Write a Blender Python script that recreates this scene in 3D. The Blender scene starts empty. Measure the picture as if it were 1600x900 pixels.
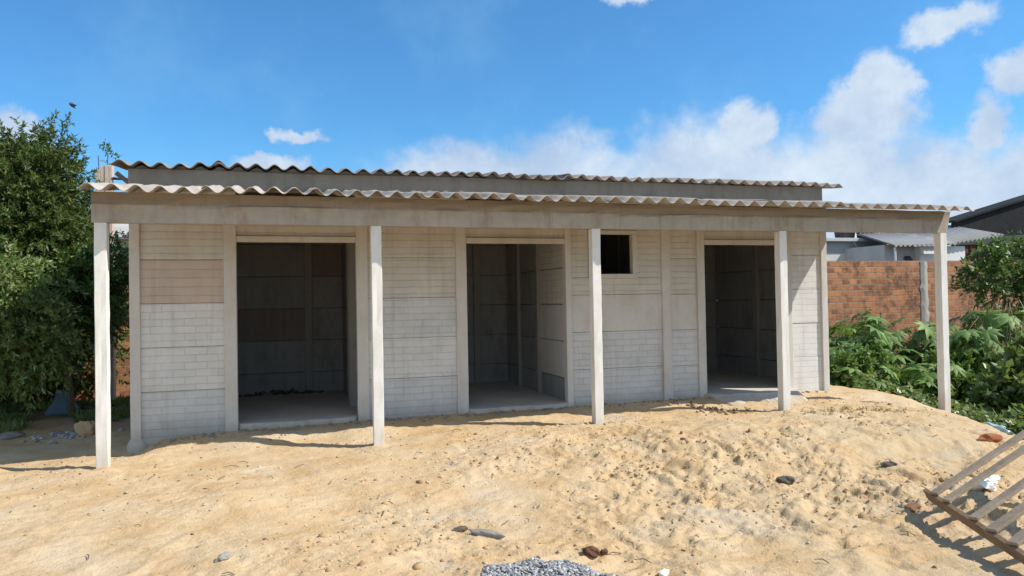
import bpy, bmesh, math, random
import numpy as np
from mathutils import Matrix, Vector
random.seed(7); RNG = np.random.default_rng(7)
SC = bpy.context.scene; COL = SC.collection

# ------------------------------------------------------------------ camera
cd = bpy.data.cameras.new('camera'); cam = bpy.data.objects.new('camera', cd); COL.objects.link(cam)
cd.sensor_width = 36; cd.lens = 36 * 1150 / 1600; cd.clip_end = 6000; cd.clip_start = 0.05
R_, U_, B_, C_ = (0.95621, -0.29215, -0.01762), (0.01213, -0.0206, 0.99971), (-0.29243, -0.95615, -0.01615), (1.69094, -7.5768, 1.48446)
cam.matrix_world = Matrix([[R_[i], U_[i], B_[i], C_[i]] for i in range(3)] + [[0, 0, 0, 1]])
SC.camera = cam
# ------------------------------------------------------------------ light
SUN = Vector((0.88, -0.42, 1.0)).normalized()
EL = math.asin(SUN.z); AZ = math.atan2(SUN.x, SUN.y)
SKY_STRENGTH = 0.15
ld = bpy.data.lights.new('sun', 'SUN'); ld.energy = 5.0; ld.angle = math.radians(0.5); ld.color = (1.0, 0.94, 0.85)
sun = bpy.data.objects.new('sun', ld); COL.objects.link(sun)
sun.rotation_euler = SUN.to_track_quat('Z', 'Y').to_euler(); sun.location = (20, -12, 20)
SC.view_settings.view_transform = 'Standard'; SC.view_settings.look = 'None'
SC.view_settings.gamma = 1; SC.view_settings.use_curve_mapping = False
SC.view_settings.exposure = 0.28
SC.cycles.max_bounces = 10; SC.cycles.diffuse_bounces = 6; SC.cycles.transparent_max_bounces = 4


class NT:
    """small helper to wire shader nodes"""
    def __init__(s, tree): s.t = tree
    def n(s, typ, **kw):
        nd = s.t.nodes.new(typ)
        for k, v in kw.items(): setattr(nd, k, v)
        return nd
    def put(s, sock, v):
        if v is None: return
        if hasattr(v, 'links'): s.t.links.new(v, sock)
        else: sock.default_value = v
    def m(s, op, a, b=None, c=None, clamp=False):
        nd = s.n('ShaderNodeMath', operation=op, use_clamp=clamp)
        for i, v in enumerate((a, b, c)): s.put(nd.inputs[i], v)
        return nd.outputs[0]
    def mix(s, f, a, b, blend='MIX'):
        nd = s.n('ShaderNodeMix', data_type='RGBA', blend_type=blend)
        s.put(nd.inputs[0], f); s.put(nd.inputs[6], a); s.put(nd.inputs[7], b)
        return nd.outputs[2]
    def ramp(s, f, lo, hi, a=0.0, b=1.0, smooth=True):
        nd = s.n('ShaderNodeMapRange', interpolation_type='SMOOTHSTEP' if smooth else 'LINEAR')
        for i, v in enumerate((f, lo, hi, a, b)): s.put(nd.inputs[i], v)
        return nd.outputs[0]
    def noise(s, v, scale, detail=4, rough=0.55, w=0.0, dist=0.0):
        nd = s.n('ShaderNodeTexNoise', noise_dimensions='4D')
        s.put(nd.inputs['Vector'], v); nd.inputs['W'].default_value = w; nd.inputs['Scale'].default_value = scale
        nd.inputs['Detail'].default_value = detail; nd.inputs['Roughness'].default_value = rough
        nd.inputs['Distortion'].default_value = dist
        return nd.outputs[0]
    def vscale(s, v, xyz):
        nd = s.n('ShaderNodeVectorMath', operation='MULTIPLY'); s.put(nd.inputs[0], v); nd.inputs[1].default_value = xyz
        return nd.outputs[0]


def c4(c): return (c[0], c[1], c[2], 1.0)


# ------------------------------------------------------------------ sky
def make_world():
    w = bpy.data.worlds.new('World'); SC.world = w; w.use_nodes = True
    t = w.node_tree; t.nodes.clear(); k = NT(t)
    sky = k.n('ShaderNodeTexSky', sky_type='NISHITA'); sky.sun_disc = False
    sky.sun_elevation = EL; sky.sun_rotation = AZ; sky.air_density = 1.0; sky.dust_density = 0.6; sky.ozone_density = 2.0
    d = k.n('ShaderNodeTexCoord').outputs['Generated']
    sep = k.n('ShaderNodeSeparateXYZ'); k.put(sep.inputs[0], d)
    az = k.m('MULTIPLY', k.m('ARCTAN2', sep.outputs[0], sep.outputs[1]), 57.2958)
    el = k.m('MULTIPLY', k.m('ARCSINE', sep.outputs[2]), 57.2958)
    wn = k.n('ShaderNodeTexNoise'); k.put(wn.inputs['Vector'], d); wn.inputs['Scale'].default_value = 11; wn.inputs['Detail'].default_value = 6; wn.inputs['Roughness'].default_value = 0.62
    ws = k.n('ShaderNodeSeparateXYZ'); k.put(ws.inputs[0], wn.outputs[1])
    az = k.m('ADD', az, k.m('MULTIPLY', k.m('SUBTRACT', ws.outputs[0], 0.5), 7.0)); elw = k.m('ADD', el, k.m('MULTIPLY', k.m('SUBTRACT', ws.outputs[1], 0.5), 5.0))
    # cumulus, plus unseen cloud banks added to whiten the ambient light: (azimuth, elevation, half width, half height) in degrees
    blobs = [(13, 8.6, 8, 3.6), (21.5, 8, 9, 4.6), (31.5, 8, 6.5, 5.8), (34.4, 12.0, 2.0, 2.2), (40.7, 8.0, 6.5, 4.8),
             (44.0, 14.2, 2.1, 2.4), (42.6, 12.0, 3.4, 2.0), (48, 6.5, 7, 4.2), (50.4, 10.9, 1.8, 2.4), (54, 7, 5, 3.8),
             (48, 17.2, 2.8, 1.4), (51.8, 14.0, 2.8, 1.4), (27, 22.9, 3.0, 1.1), (0.9, 12.4, 1.9, 0.55), (-0.9, 9.8, 2.6, 1.0),
             (-18.5, 10.6, 3.2, 1.8), (78, 12, 12, 7), (100, 16, 16, 8), (-60, 12, 22, 6), (-110, 20, 20, 8), (160, 18, 30, 9), (125, 40, 14, 6), (46, 4.0, 26, 5.6), (20, 5.5, 12, 6.8), (28, 6.5, 12, 5.6), (38, 6.5, 9, 5.4), (33, 5.0, 13, 6.0), (-120, 34, 60, 30), (172, 38, 55, 30), (-168, 14, 60, 14), (90, 12, 34, 10)]  # widest last entries: out of view, added as white fill for the shaded walls
    F = None
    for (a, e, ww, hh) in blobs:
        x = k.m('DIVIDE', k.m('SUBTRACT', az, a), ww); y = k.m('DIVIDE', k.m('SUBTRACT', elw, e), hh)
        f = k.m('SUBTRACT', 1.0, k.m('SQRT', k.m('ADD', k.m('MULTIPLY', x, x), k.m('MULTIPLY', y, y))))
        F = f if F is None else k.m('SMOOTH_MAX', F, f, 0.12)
    n1 = k.noise(d, 9, 6, 0.6, 2.0, 0.3); n2 = k.noise(d, 34, 5, 0.6, 5.0); n3 = k.noise(d, 5, 5, 0.6, 8.0)
    edge = k.m('ADD', F, k.m('ADD', k.m('MULTIPLY', k.m('SUBTRACT', n1, 0.5), 0.6), k.m('MULTIPLY', k.m('SUBTRACT', n2, 0.5), 0.4)))
    dens = k.ramp(edge, -0.16, 0.46)
    # thin veil low on the horizon and broad faint wisps
    veil = k.m('MULTIPLY', k.ramp(el, 13.0, 3.0), 0.42)
    wisps = k.m('MULTIPLY', k.ramp(n3, 0.50, 0.72), 0.16)
    up = k.ramp(el, -1.0, 2.0)
    shade = k.ramp(k.m('ADD', k.noise(d, 7, 5, 0.6, 11.0), k.m('MULTIPLY', n2, 0.35)), 0.45, 0.92)
    S = 1.0 / SKY_STRENGTH
    lit = tuple(v * S for v in (0.64, 0.72, 0.80)); dk = tuple(v * S for v in (0.40, 0.50, 0.66)); hz = tuple(v * S for v in (0.30, 0.55, 0.78))
    skyc = k.mix(1.0, sky.outputs[0], (0.36, 0.74, 0.98, 1), 'MULTIPLY')
    c = k.mix(veil, skyc, c4(hz)); c = k.mix(wisps, c, c4(hz))
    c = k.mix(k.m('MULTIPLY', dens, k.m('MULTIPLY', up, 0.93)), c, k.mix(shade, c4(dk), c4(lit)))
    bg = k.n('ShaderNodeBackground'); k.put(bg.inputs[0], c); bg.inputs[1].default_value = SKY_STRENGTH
    out = k.n('ShaderNodeOutputWorld'); t.links.new(bg.outputs[0], out.inputs[0])


make_world()


# ------------------------------------------------------------------ materials
def mat(name, rough=0.9, spec=0.25):
    m = bpy.data.materials.new(name); m.use_nodes = True
    k = NT(m.node_tree); b = m.node_tree.nodes['Principled BSDF']
    b.inputs['Roughness'].default_value = rough; b.inputs['Specular IOR Level'].default_value = spec
    return m, k, b


def bump(k, b, h, strength, dist, prev=None):
    nd = k.n('ShaderNodeBump'); nd.inputs['Strength'].default_value = strength; nd.inputs['Distance'].default_value = dist
    k.put(nd.inputs['Height'], h)
    if prev is not None: k.put(nd.inputs['Normal'], prev)
    k.put(b.inputs['Normal'], nd.outputs[0]); return nd.outputs[0]


def objco(k): return k.n('ShaderNodeTexCoord').outputs['Object']


def wallco(k):
    """(x+y, z) so that a pattern runs level on walls facing either axis"""
    s = k.n('ShaderNodeSeparateXYZ'); k.put(s.inputs[0], objco(k)); c = k.n('ShaderNodeCombineXYZ')
    k.put(c.inputs[0], k.m('ADD', s.outputs[0], s.outputs[1])); k.put(c.inputs[1], s.outputs[2])
    return c.outputs[0], s


def concrete(name, col, var=0.16, stain=(0.75, 0.62, 0.46), stain_amt=0.25, pattern=None, rowh=0.095, bw=0.25, z0=0.07, relief=0.006, mortar=0.72, grime=None, streak=0.35):
    m, k, b = mat(name, 0.92, 0.2)
    co = objco(k)
    n1 = k.noise(co, 1.7, 6, 0.62, 1.0); n2 = k.noise(co, 16, 5, 0.65, 4.0); n3 = k.noise(co, 120, 2, 0.5, 7.0)
    v = k.m('ADD', 1.0, k.m('ADD', k.m('MULTIPLY', k.m('SUBTRACT', n1, 0.5), var * 2.2), k.m('MULTIPLY', k.m('SUBTRACT', n2, 0.5), var * 1.4)))
    hsv = k.n('ShaderNodeHueSaturation'); hsv.inputs['Color'].default_value = c4(col); k.put(hsv.inputs['Value'], v)
    c = hsv.outputs[0]
    st = k.m('MULTIPLY', k.ramp(k.noise(k.vscale(co, (1.6, 1.6, 0.7)), 2.6, 6, 0.65, 9.0), 0.48, 0.72), stain_amt)
    c = k.mix(st, c, c4([col[i] * stain[i] for i in range(3)]))
    sk = k.m('MULTIPLY', k.ramp(k.noise(k.vscale(co, (6.5, 6.5, 0.45)), 2.2, 5, 0.6, 61.0), 0.50, 0.74), streak)
    c = k.mix(sk, c, c4([col[0] * .62, col[1] * .57, col[2] * .50]))
    # small pits
    pit = k.ramp(k.noise(co, 38, 1, 0.4, 13.0), 0.77, 0.80)
    c = k.mix(k.m('MULTIPLY', pit, 0.55), c, c4([q * 0.35 for q in col]))
    prev = bump(k, b, k.m('ADD', k.m('MULTIPLY', n2, 0.7), k.m('MULTIPLY', n3, 0.3)), 0.35, 0.004)
    if pattern:
        uv, s = wallco(k)
        wob = k.n('ShaderNodeVectorMath', operation='ADD')
        k.put(wob.inputs[0], uv); nn = k.n('ShaderNodeTexNoise'); k.put(nn.inputs['Vector'], co); nn.inputs['Scale'].default_value = 5.0
        w2 = k.n('ShaderNodeVectorMath', operation='MULTIPLY'); k.put(w2.inputs[0], nn.outputs[1]); w2.inputs[1].default_value = (0.022, 0.018, 0)
        k.put(wob.inputs[1], w2.outputs[0])
        sh = k.n('ShaderNodeVectorMath', operation='ADD'); k.put(sh.inputs[0], wob.outputs[0]); sh.inputs[1].default_value = (20.0, 20 * rowh - z0, 0)
        br = k.n('ShaderNodeTexBrick'); k.put(br.inputs['Vector'], sh.outputs[0])
        br.inputs['Scale'].default_value = 1.0; br.inputs['Brick Width'].default_value = bw; br.inputs['Row Height'].default_value = rowh
        br.inputs['Mortar Size'].default_value = 0.0045 if pattern == 'brick' else 0.0045; br.inputs['Mortar Smooth'].default_value = 0.5
        br.inputs['Color1'].default_value = (1, 1, 1, 1); br.inputs['Color2'].default_value = (0.90, 0.90, 0.90, 1)
        br.inputs['Mortar'].default_value = (mortar, mortar * 0.98, mortar * 0.95, 1)
        fade = k.ramp(k.noise(co, 3.3, 3, 0.5, 21.0), 0.36, 0.62, 0.05, 0.95)
        c = k.mix(fade, c, k.mix(1.0, c, br.outputs['Color'], 'MULTIPLY'))
        bump(k, b, k.m('SUBTRACT', 1.0, br.outputs['Fac']), 0.8, relief, prev)
    if grime:
        zs = k.n('ShaderNodeSeparateXYZ'); k.put(zs.inputs[0], co)
        zz = k.m('ADD', zs.outputs[2], k.m('MULTIPLY', k.m('SUBTRACT', k.noise(co, 4.5, 6, 0.65, 41.0), 0.5), grime[2]))
        c = k.mix(k.m('MULTIPLY', k.ramp(zz, grime[0], grime[1]), grime[3]), c, c4(grime[4]))
    k.put(b.inputs['Base Color'], c)
    return m


def plain(name, col, var=0.2, scale=6.0, rough=0.85, spec=0.25, bs=0.3, bd=0.004):
    m, k, b = mat(name, rough, spec); co = objco(k)
    n = k.noise(co, scale, 6, 0.62, 3.0); n2 = k.noise(co, scale * 7, 4, 0.6, 6.0)
    hsv = k.n('ShaderNodeHueSaturation'); hsv.inputs['Color'].default_value = c4(col)
    k.put(hsv.inputs['Value'], k.m('ADD', 1.0, k.m('ADD', k.m('MULTIPLY', k.m('SUBTRACT', n, 0.5), var * 2.5), k.m('MULTIPLY', k.m('SUBTRACT', n2, 0.5), var * 1.5))))
    k.put(b.inputs['Base Color'], hsv.outputs[0]); bump(k, b, n2, bs, bd)
    return m


def leaf_mat(name, c1, c2, c3=None, trans=0.3, rough=0.5, spec=0.35):
    m, k, b = mat(name, rough, spec)
    g = k.n('ShaderNodeNewGeometry'); r = g.outputs['Random Per Island']
    big = k.noise(objco(k), 1.1, 3, 0.5, 2.0)
    c = k.mix(k.ramp(k.m('ADD', k.m('MULTIPLY', r, 0.6), k.m('MULTIPLY', big, 0.7)), 0.3, 1.0), c4(c1), c4(c2))
    if c3: c = k.mix(k.ramp(r, 0.955, 0.965), c, c4(c3))
    k.put(b.inputs['Base Color'], c)
    tr = k.n('ShaderNodeBsdfTranslucent'); k.put(tr.inputs[0], k.mix(0.5, c, c4([c2[0] * 1.5, c2[1] * 1.4, c2[2] * 0.6])))
    mx = k.n('ShaderNodeMixShader'); mx.inputs[0].default_value = trans
    out = m.node_tree.nodes['Material Output']
    m.node_tree.links.new(b.outputs[0], mx.inputs[1]); m.node_tree.links.new(tr.outputs[0], mx.inputs[2]); m.node_tree.links.new(mx.outputs[0], out.inputs[0])
    return m


M = {}
M['post'] = concrete('post concrete', (0.75, 0.73, 0.695), 0.12, (0.66, 0.6, 0.52), 0.3, grime=(0.30, 0.02, 0.30, 0.45, (0.44, 0.36, 0.26)))
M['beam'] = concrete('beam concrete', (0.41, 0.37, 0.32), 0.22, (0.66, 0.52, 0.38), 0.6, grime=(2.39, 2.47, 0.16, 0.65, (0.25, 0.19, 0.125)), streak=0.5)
M['column'] = concrete('column concrete', (0.585, 0.56, 0.525), 0.13, stain_amt=0.35, grime=(0.22, 0.02, 0.25, 0.5, (0.36, 0.30, 0.22)))
M['plank'] = concrete('plank relief concrete', (0.60, 0.575, 0.53), 0.13, (0.78, 0.70, 0.58), 0.4, 'plank', 0.08, 9.0, relief=0.005, mortar=0.80)
M['pink'] = concrete('reddish plank relief concrete', (0.55, 0.465, 0.405), 0.10, (0.85, 0.66, 0.55), 0.35, 'plank', 0.096, 9.0, relief=0.005, mortar=0.82)
M['brick'] = concrete('brick relief concrete', (0.67, 0.665, 0.645), 0.13, stain_amt=0.2, pattern='brick', rowh=0.08, bw=0.23, relief=0.0045, mortar=0.84)
M['brickb'] = concrete('grey brick relief concrete', (0.60, 0.60, 0.595), 0.14, (0.8, 0.78, 0.75), 0.3, 'brick', 0.08, 0.23, relief=0.0045, mortar=0.84, grime=(0.34, 0.06, 0.32, 0.65, (0.34, 0.31, 0.27)))
M['brickw'] = concrete('pale brick relief concrete', (0.68, 0.665, 0.645), 0.07, stain_amt=0.08, pattern='brick', rowh=0.08, bw=0.25, relief=0.004, mortar=0.86)
M['plainc'] = concrete('smooth plate concrete', (0.59, 0.57, 0.535), 0.14, stain_amt=0.35)
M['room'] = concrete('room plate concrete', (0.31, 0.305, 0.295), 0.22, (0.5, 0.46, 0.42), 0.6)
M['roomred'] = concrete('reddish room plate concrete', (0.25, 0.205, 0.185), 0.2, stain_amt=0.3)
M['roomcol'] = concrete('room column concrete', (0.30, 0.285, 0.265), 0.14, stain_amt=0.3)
M['slab'] = concrete('floor concrete', (0.50, 0.47, 0.43), 0.2, (0.7, 0.6, 0.48), 0.45, grime=(0.165, 0.05, 0.10, 0.85, (0.43, 0.33, 0.21)))
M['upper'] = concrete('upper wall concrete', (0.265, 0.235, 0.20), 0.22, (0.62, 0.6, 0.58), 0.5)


def roof_mat():
    m, k, b = mat('fibre cement', 0.9, 0.2); co = objco(k)
    n = k.noise(k.vscale(co, (3.0, 0.8, 1)), 2.0, 6, 0.65, 3.0); n2 = k.noise(co, 45, 3, 0.6, 5.0)
    c = k.mix(k.ramp(n, 0.35, 0.7), c4((0.31, 0.275, 0.24)), c4((0.45, 0.415, 0.37)))
    c = k.mix(k.m('MULTIPLY', k.ramp(n2, 0.56, 0.70), 0.5), c, c4((0.20, 0.175, 0.15)))
    k.put(b.inputs['Base Color'], c); bump(k, b, n2, 0.3, 0.003); return m


M['roof'] = roof_mat()
M['roofold'] = concrete('weathered fibre cement', (0.25, 0.23, 0.205), 0.35, (0.5, 0.45, 0.38), 0.7)


def brickwall_mat():
    m, k, b = mat('hollow clay block', 0.9, 0.2)
    uv, s = wallco(k); co = objco(k)
    br = k.n('ShaderNodeTexBrick'); k.put(br.inputs['Vector'], uv); br.inputs['Scale'].default_value = 1.0
    br.inputs['Brick Width'].default_value = 0.205; br.inputs['Row Height'].default_value = 0.135; br.inputs['Mortar Size'].default_value = 0.013
    br.inputs['Mortar Smooth'].default_value = 0.3; br.inputs['Bias'].default_value = 0.0
    br.inputs['Color1'].default_value = (0.58, 0.265, 0.125, 1); br.inputs['Color2'].default_value = (0.25, 0.11, 0.07, 1); br.inputs['Mortar'].default_value = (0.36, 0.27, 0.20, 1)
    n = k.noise(co, 1.6, 6, 0.65, 2.0); n2 = k.noise(co, 11, 5, 0.65, 3.0)
    c = k.mix(k.ramp(n2, 0.45, 0.68), br.outputs['Color'], c4((0.54, 0.245, 0.105)))
    c = k.mix(k.m('MULTIPLY', k.ramp(k.m('ADD', n, k.m('MULTIPLY', k.m('SUBTRACT', k.noise(co, 7, 4, 0.6, 51.0), 0.5), 0.5)), 0.46, 0.64), 0.75), c, c4((0.12, 0.07, 0.05)))
    c = k.mix(k.m('MULTIPLY', k.ramp(k.noise(co, 5, 4, 0.6, 15.0), 0.60, 0.72), 0.6), c, c4((0.30, 0.25, 0.20)))
    k.put(b.inputs['Base Color'], c)
    p = bump(k, b, n2, 0.4, 0.006); bump(k, b, k.m('SUBTRACT', 1.0, br.outputs['Fac']), 0.9, 0.012, p)
    return m


M['claywall'] = brickwall_mat()
M['wood'] = None


def wood_mat(name, col):
    m, k, b = mat(name, 0.85, 0.2); co = objco(k)
    n = k.noise(k.vscale(co, (3, 3, 3)), 2.5, 6, 0.6, 2.0); g = k.noise(k.vscale(co, (28, 28, 28)), 1.5, 4, 0.6, 4.0, 1.2)
    c = k.mix(k.ramp(k.m('ADD', k.m('MULTIPLY', n, 0.6), k.m('MULTIPLY', g, 0.5)), 0.3, 0.8), c4([q * 0.6 for q in col]), c4([q * 1.2 for q in col]))
    k.put(b.inputs['Base Color'], c); bump(k, b, g, 0.5, 0.004); return m


M['wood'] = wood_mat('weathered plank', (0.35, 0.275, 0.20))
M['woodrail'] = wood_mat('brown rail', (0.27, 0.185, 0.115))
M['bark'] = wood_mat('bark', (0.16, 0.12, 0.085))


# ------------------------------------------------------------------ object helpers
def setp(o, label=None, cat=None, group=None, kind=None):
    for k_, v in (('label', label), ('category', cat), ('group', group), ('kind', kind)):
        if v: o[k_] = v
    return o


def thing(name, label, cat, loc=(0, 0, 0), rotz=0.0, group=None):
    o = bpy.data.objects.new(name, None); COL.objects.link(o); o.empty_display_size = 0.2
    o.location = loc; o.rotation_euler = (0, 0, rotz)
    return setp(o, label, cat, group)


def raw_mesh(name, V, Fc, m, parent=None, loc=(0, 0, 0), smooth=False):
    """V (n,3) array, Fc list of (k,4) or (k,3) arrays"""
    me = bpy.data.meshes.new(name); V = np.asarray(V, dtype=np.float32)
    faces = [np.asarray(f, dtype=np.int32) for f in (Fc if isinstance(Fc, (list, tuple)) else [Fc])]
    me.vertices.add(len(V)); me.vertices.foreach_set('co', V.ravel())
    nl = sum(f.size for f in faces); nf = sum(len(f) for f in faces)
    me.loops.add(nl); me.loops.foreach_set('vertex_index', np.concatenate([f.ravel() for f in faces]))
    tot = np.concatenate([np.full(len(f), f.shape[1], dtype=np.int32) for f in faces])
    st = np.concatenate([[0], np.cumsum(tot)[:-1]]).astype(np.int32)
    me.polygons.add(nf); me.polygons.foreach_set('loop_start', st); me.polygons.foreach_set('loop_total', tot)
    if smooth: me.polygons.foreach_set('use_smooth', np.ones(nf, dtype=bool))
    me.update(calc_edges=True); me.validate(); me.materials.append(m)
    o = bpy.data.objects.new(name, me); COL.objects.link(o); o.location = loc
    if parent: o.parent = parent
    return o


def obj(name, bm, m, parent=None, loc=(0, 0, 0), bevel=0.0, smooth=False):
    me = bpy.data.meshes.new(name); bmesh.ops.recalc_face_normals(bm, faces=bm.faces); bm.to_mesh(me); bm.free(); me.materials.append(m)
    o = bpy.data.objects.new(name, me); COL.objects.link(o); o.location = loc
    if smooth:
        for p in me.polygons: p.use_smooth = True
    if parent: o.parent = parent
    if bevel:
        md = o.modifiers.new('bevel', 'BEVEL'); md.width = bevel; md.segments = 2; md.limit_method = 'ANGLE'
    return o


def box(bm, a, b):
    (x0, y0, z0), (x1, y1, z1) = a, b
    v = [bm.verts.new(c) for c in ((x0, y0, z0), (x1, y0, z0), (x1, y1, z0), (x0, y1, z0), (x0, y0, z1), (x1, y0, z1), (x1, y1, z1), (x0, y1, z1))]
    for f in ((3, 2, 1, 0), (4, 5, 6, 7), (0, 1, 5, 4), (1, 2, 6, 5), (2, 3, 7, 6), (3, 0, 4, 7)): bm.faces.new([v[i] for i in f])


def box_obj(name, a, b, m, parent=None, bevel=0.004, loc=(0, 0, 0)):
    bm = bmesh.new(); box(bm, a, b); return obj(name, bm, m, parent, loc, bevel)


def oriented_box(bm, p, q, w, h, up=(0, 0, 1)):
    """bar from p to q, w across, h along up"""
    p, q = Vector(p), Vector(q); d = (q - p).normalized(); s = d.cross(Vector(up)).normalized(); u = s.cross(d)
    vs = []
    for base in (p, q):
        for i, j in ((-1, -1), (1, -1), (1, 1), (-1, 1)): vs.append(bm.verts.new(base + s * (i * w / 2) + u * (j * h / 2)))
    for f in ((0, 1, 2, 3), (7, 6, 5, 4), (0, 4, 5, 1), (1, 5, 6, 2), (2, 6, 7, 3), (3, 7, 4, 0)): bm.faces.new([vs[i] for i in f])


def tube(bm, pts, rads, n=7):
    rings = []
    pts = [Vector(p) for p in pts]
    for i, p in enumerate(pts):
        d = (pts[min(i + 1, len(pts) - 1)] - pts[max(i - 1, 0)]).normalized()
        a = d.cross(Vector((0.31, 0.2, 0.93))).normalized(); b = d.cross(a)
        rings.append([bm.verts.new(p + (a * math.cos(2 * math.pi * j / n) + b * math.sin(2 * math.pi * j / n)) * rads[i]) for j in range(n)])
    for r0, r1 in zip(rings, rings[1:]):
        for j in range(n): bm.faces.new((r0[j], r0[(j + 1) % n], r1[(j + 1) % n], r1[j]))
    bm.faces.new(rings[0][::-1]); bm.faces.new(rings[-1])


# lattice noise in numpy (for the terrain)
_H = RNG.random((256, 256))
def vn(x, y):
    xi = np.floor(x).astype(int); yi = np.floor(y).astype(int); fx = x - xi; fy = y - yi
    fx = fx * fx * fx * (fx * (fx * 6 - 15) + 10); fy = fy * fy * fy * (fy * (fy * 6 - 15) + 10)
    g = lambda a, b: _H[a & 255, b & 255]
    return (g(xi, yi) * (1 - fx) + g(xi + 1, yi) * fx) * (1 - fy) + (g(xi, yi + 1) * (1 - fx) + g(xi + 1, yi + 1) * fx) * fy - 0.5
def fbm(x, y, s, octv=4, gain=0.5, ox=0.0):
    r = 0; a = 1.0
    for i in range(octv):
        r = r + a * vn(x * s + 17.3 * i + ox, y * s + 31.7 * i + ox * 1.7); s *= 2.03; a *= gain
    return r
def sst(x, a, b):
    t = np.clip((x - a) / (b - a), 0, 1); return t * t * (3 - 2 * t)


# ------------------------------------------------------------------ ground
def ground_base(x, y):
    zp = np.interp(x, [-3, 0, 2.5, 5, 7.4, 9.3, 10, 11], [-0.05, -0.02, 0.035, 0.05, 0.062, 0.02, -0.03, -0.05])
    zw = np.interp(x, [-3, 0, 0.35, 1.2, 3.2, 5.2, 7, 8.6, 9.2, 10], [-0.06, -0.06, 0.03, 0.08, 0.105, 0.115, 0.125, 0.13, 0.11, 0.06])
    z = zp + (zw - zp) * sst(y, 0.15, 1.15)
    zf = np.interp(x, [-2, 0, 2, 4, 6, 9], [-0.06, -0.05, -0.06, -0.09, -0.13, -0.16])
    w = sst(-y, 0.5, 3.4); z = z * (1 - w) + zf * w
    # bulge of loose sand right of the middle
    z = z + 0.075 * np.exp(-(((x - 6.6) / 2.1) ** 2 + ((y + 1.25) / 0.75) ** 2))
    z = z - 0.10 * np.exp(-(((x - 0.13) / 0.22) ** 2 + ((y - 1.0) / 0.28) ** 2))      # hollow round the corner column
    # steep edge of the fill on the right
    ye = np.array([-12, -5, -3, -2.1, -1, 0.0, 0.9, 2, 4, 30.]); xe = np.array([9.4, 9.2, 9.0, 8.75, 9.45, 9.95, 10.15, 10.3, 10.4, 10.6])
    d = x - np.interp(y, ye, xe)
    z = z - 0.75 * sst(d, -0.25, 1.7) - 0.03 * sst(d, -0.9, 0.1)
    # hill-free distance
    far = sst(np.hypot(x - 4, y), 30, 60); z = z * (1 - far) - 0.6 * far
    return z


def ground_z(x, y, fine=True):
    x = np.asarray(x, float); y = np.asarray(y, float)
    z = ground_base(x, y)
    rough = 0.22 + 0.78 * np.clip(sst(x, 2.0, 5.5) * sst(-y, -0.4, 0.9) + 0.25 * sst(-y, 1.0, 3.0), 0, 1)
    near = sst(-np.hypot(x - 4, y + 1), -22, -12)
    inside = 1 - sst(y, 0.7, 1.1) * (x > 0.1) * (x < 9.1) * 0.8
    wx = x + 0.25 * fbm(x, y, 1.7, 3, .5, 61); wy = y + 0.25 * fbm(x, y, 1.7, 3, .5, 71)
    patch = sst(fbm(wx, wy, 0.85, 4, 0.6, 81) + 0.16 * sst(x, 2.6, 5), -0.24, 0.32)
    z = z + (0.06 * fbm(x, y, 0.9, 3) + (0.3 + 0.7 * rough) * 0.07 * fbm(wx, wy * 1.35, 1.5, 4, 0.5, 5) + rough * (0.15 + 0.85 * patch) * 0.05 * fbm(wx, wy, 6.0, 3, 0.6, 9)) * near * inside
    if fine:
        ridge = 0.5 - np.abs(fbm(wx, wy, 9, 3, 0.6, 21)) * 1.3
        lump = np.maximum(fbm(wx, wy, 24, 3, 0.65, 23), 0.0) ** 1.3
        hoof = np.maximum(fbm(wx, wy, 3.1, 2, 0.5, 41) - 0.30, 0)
        z = z + rough * (0.18 + 0.82 * patch) * (0.055 * lump + 0.022 * ridge) * near * inside - 0.10 * rough * hoof * near * inside + 0.007 * fbm(x, y, 22, 2, 0.6, 3) * near * inside
        for px, pz in ((0.05, -.02), (2.57, .04), (5.0, .05), (7.46, .06), (9.95, -.03)):
            d2 = ((x - px) / 0.20) ** 2 + ((y - 0.03) / 0.17) ** 2
            z = z + 0.018 * np.exp(-d2) * (1 + 1.2 * fbm(x, y, 9, 2, .5, 91))
    return z


def gz(x, y): return float(ground_z(np.array([x]), np.array([y]))[0])


def axis(segs, lo, hi):
    """fine inside segs [(start, end, step)], growing steps out to lo and hi"""
    a = []
    for s, e, st in segs: a += list(np.arange(s, e, st))
    st = segs[-1][2]; v = segs[-1][1]
    while v < hi: a.append(v); st *= 1.25; v += st
    a.append(hi); st = segs[0][2]; v = segs[0][0]; pre = []
    while v > lo: st *= 1.25; v -= st; pre.append(max(v, lo))
    return np.array(pre[::-1] + a)


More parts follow.
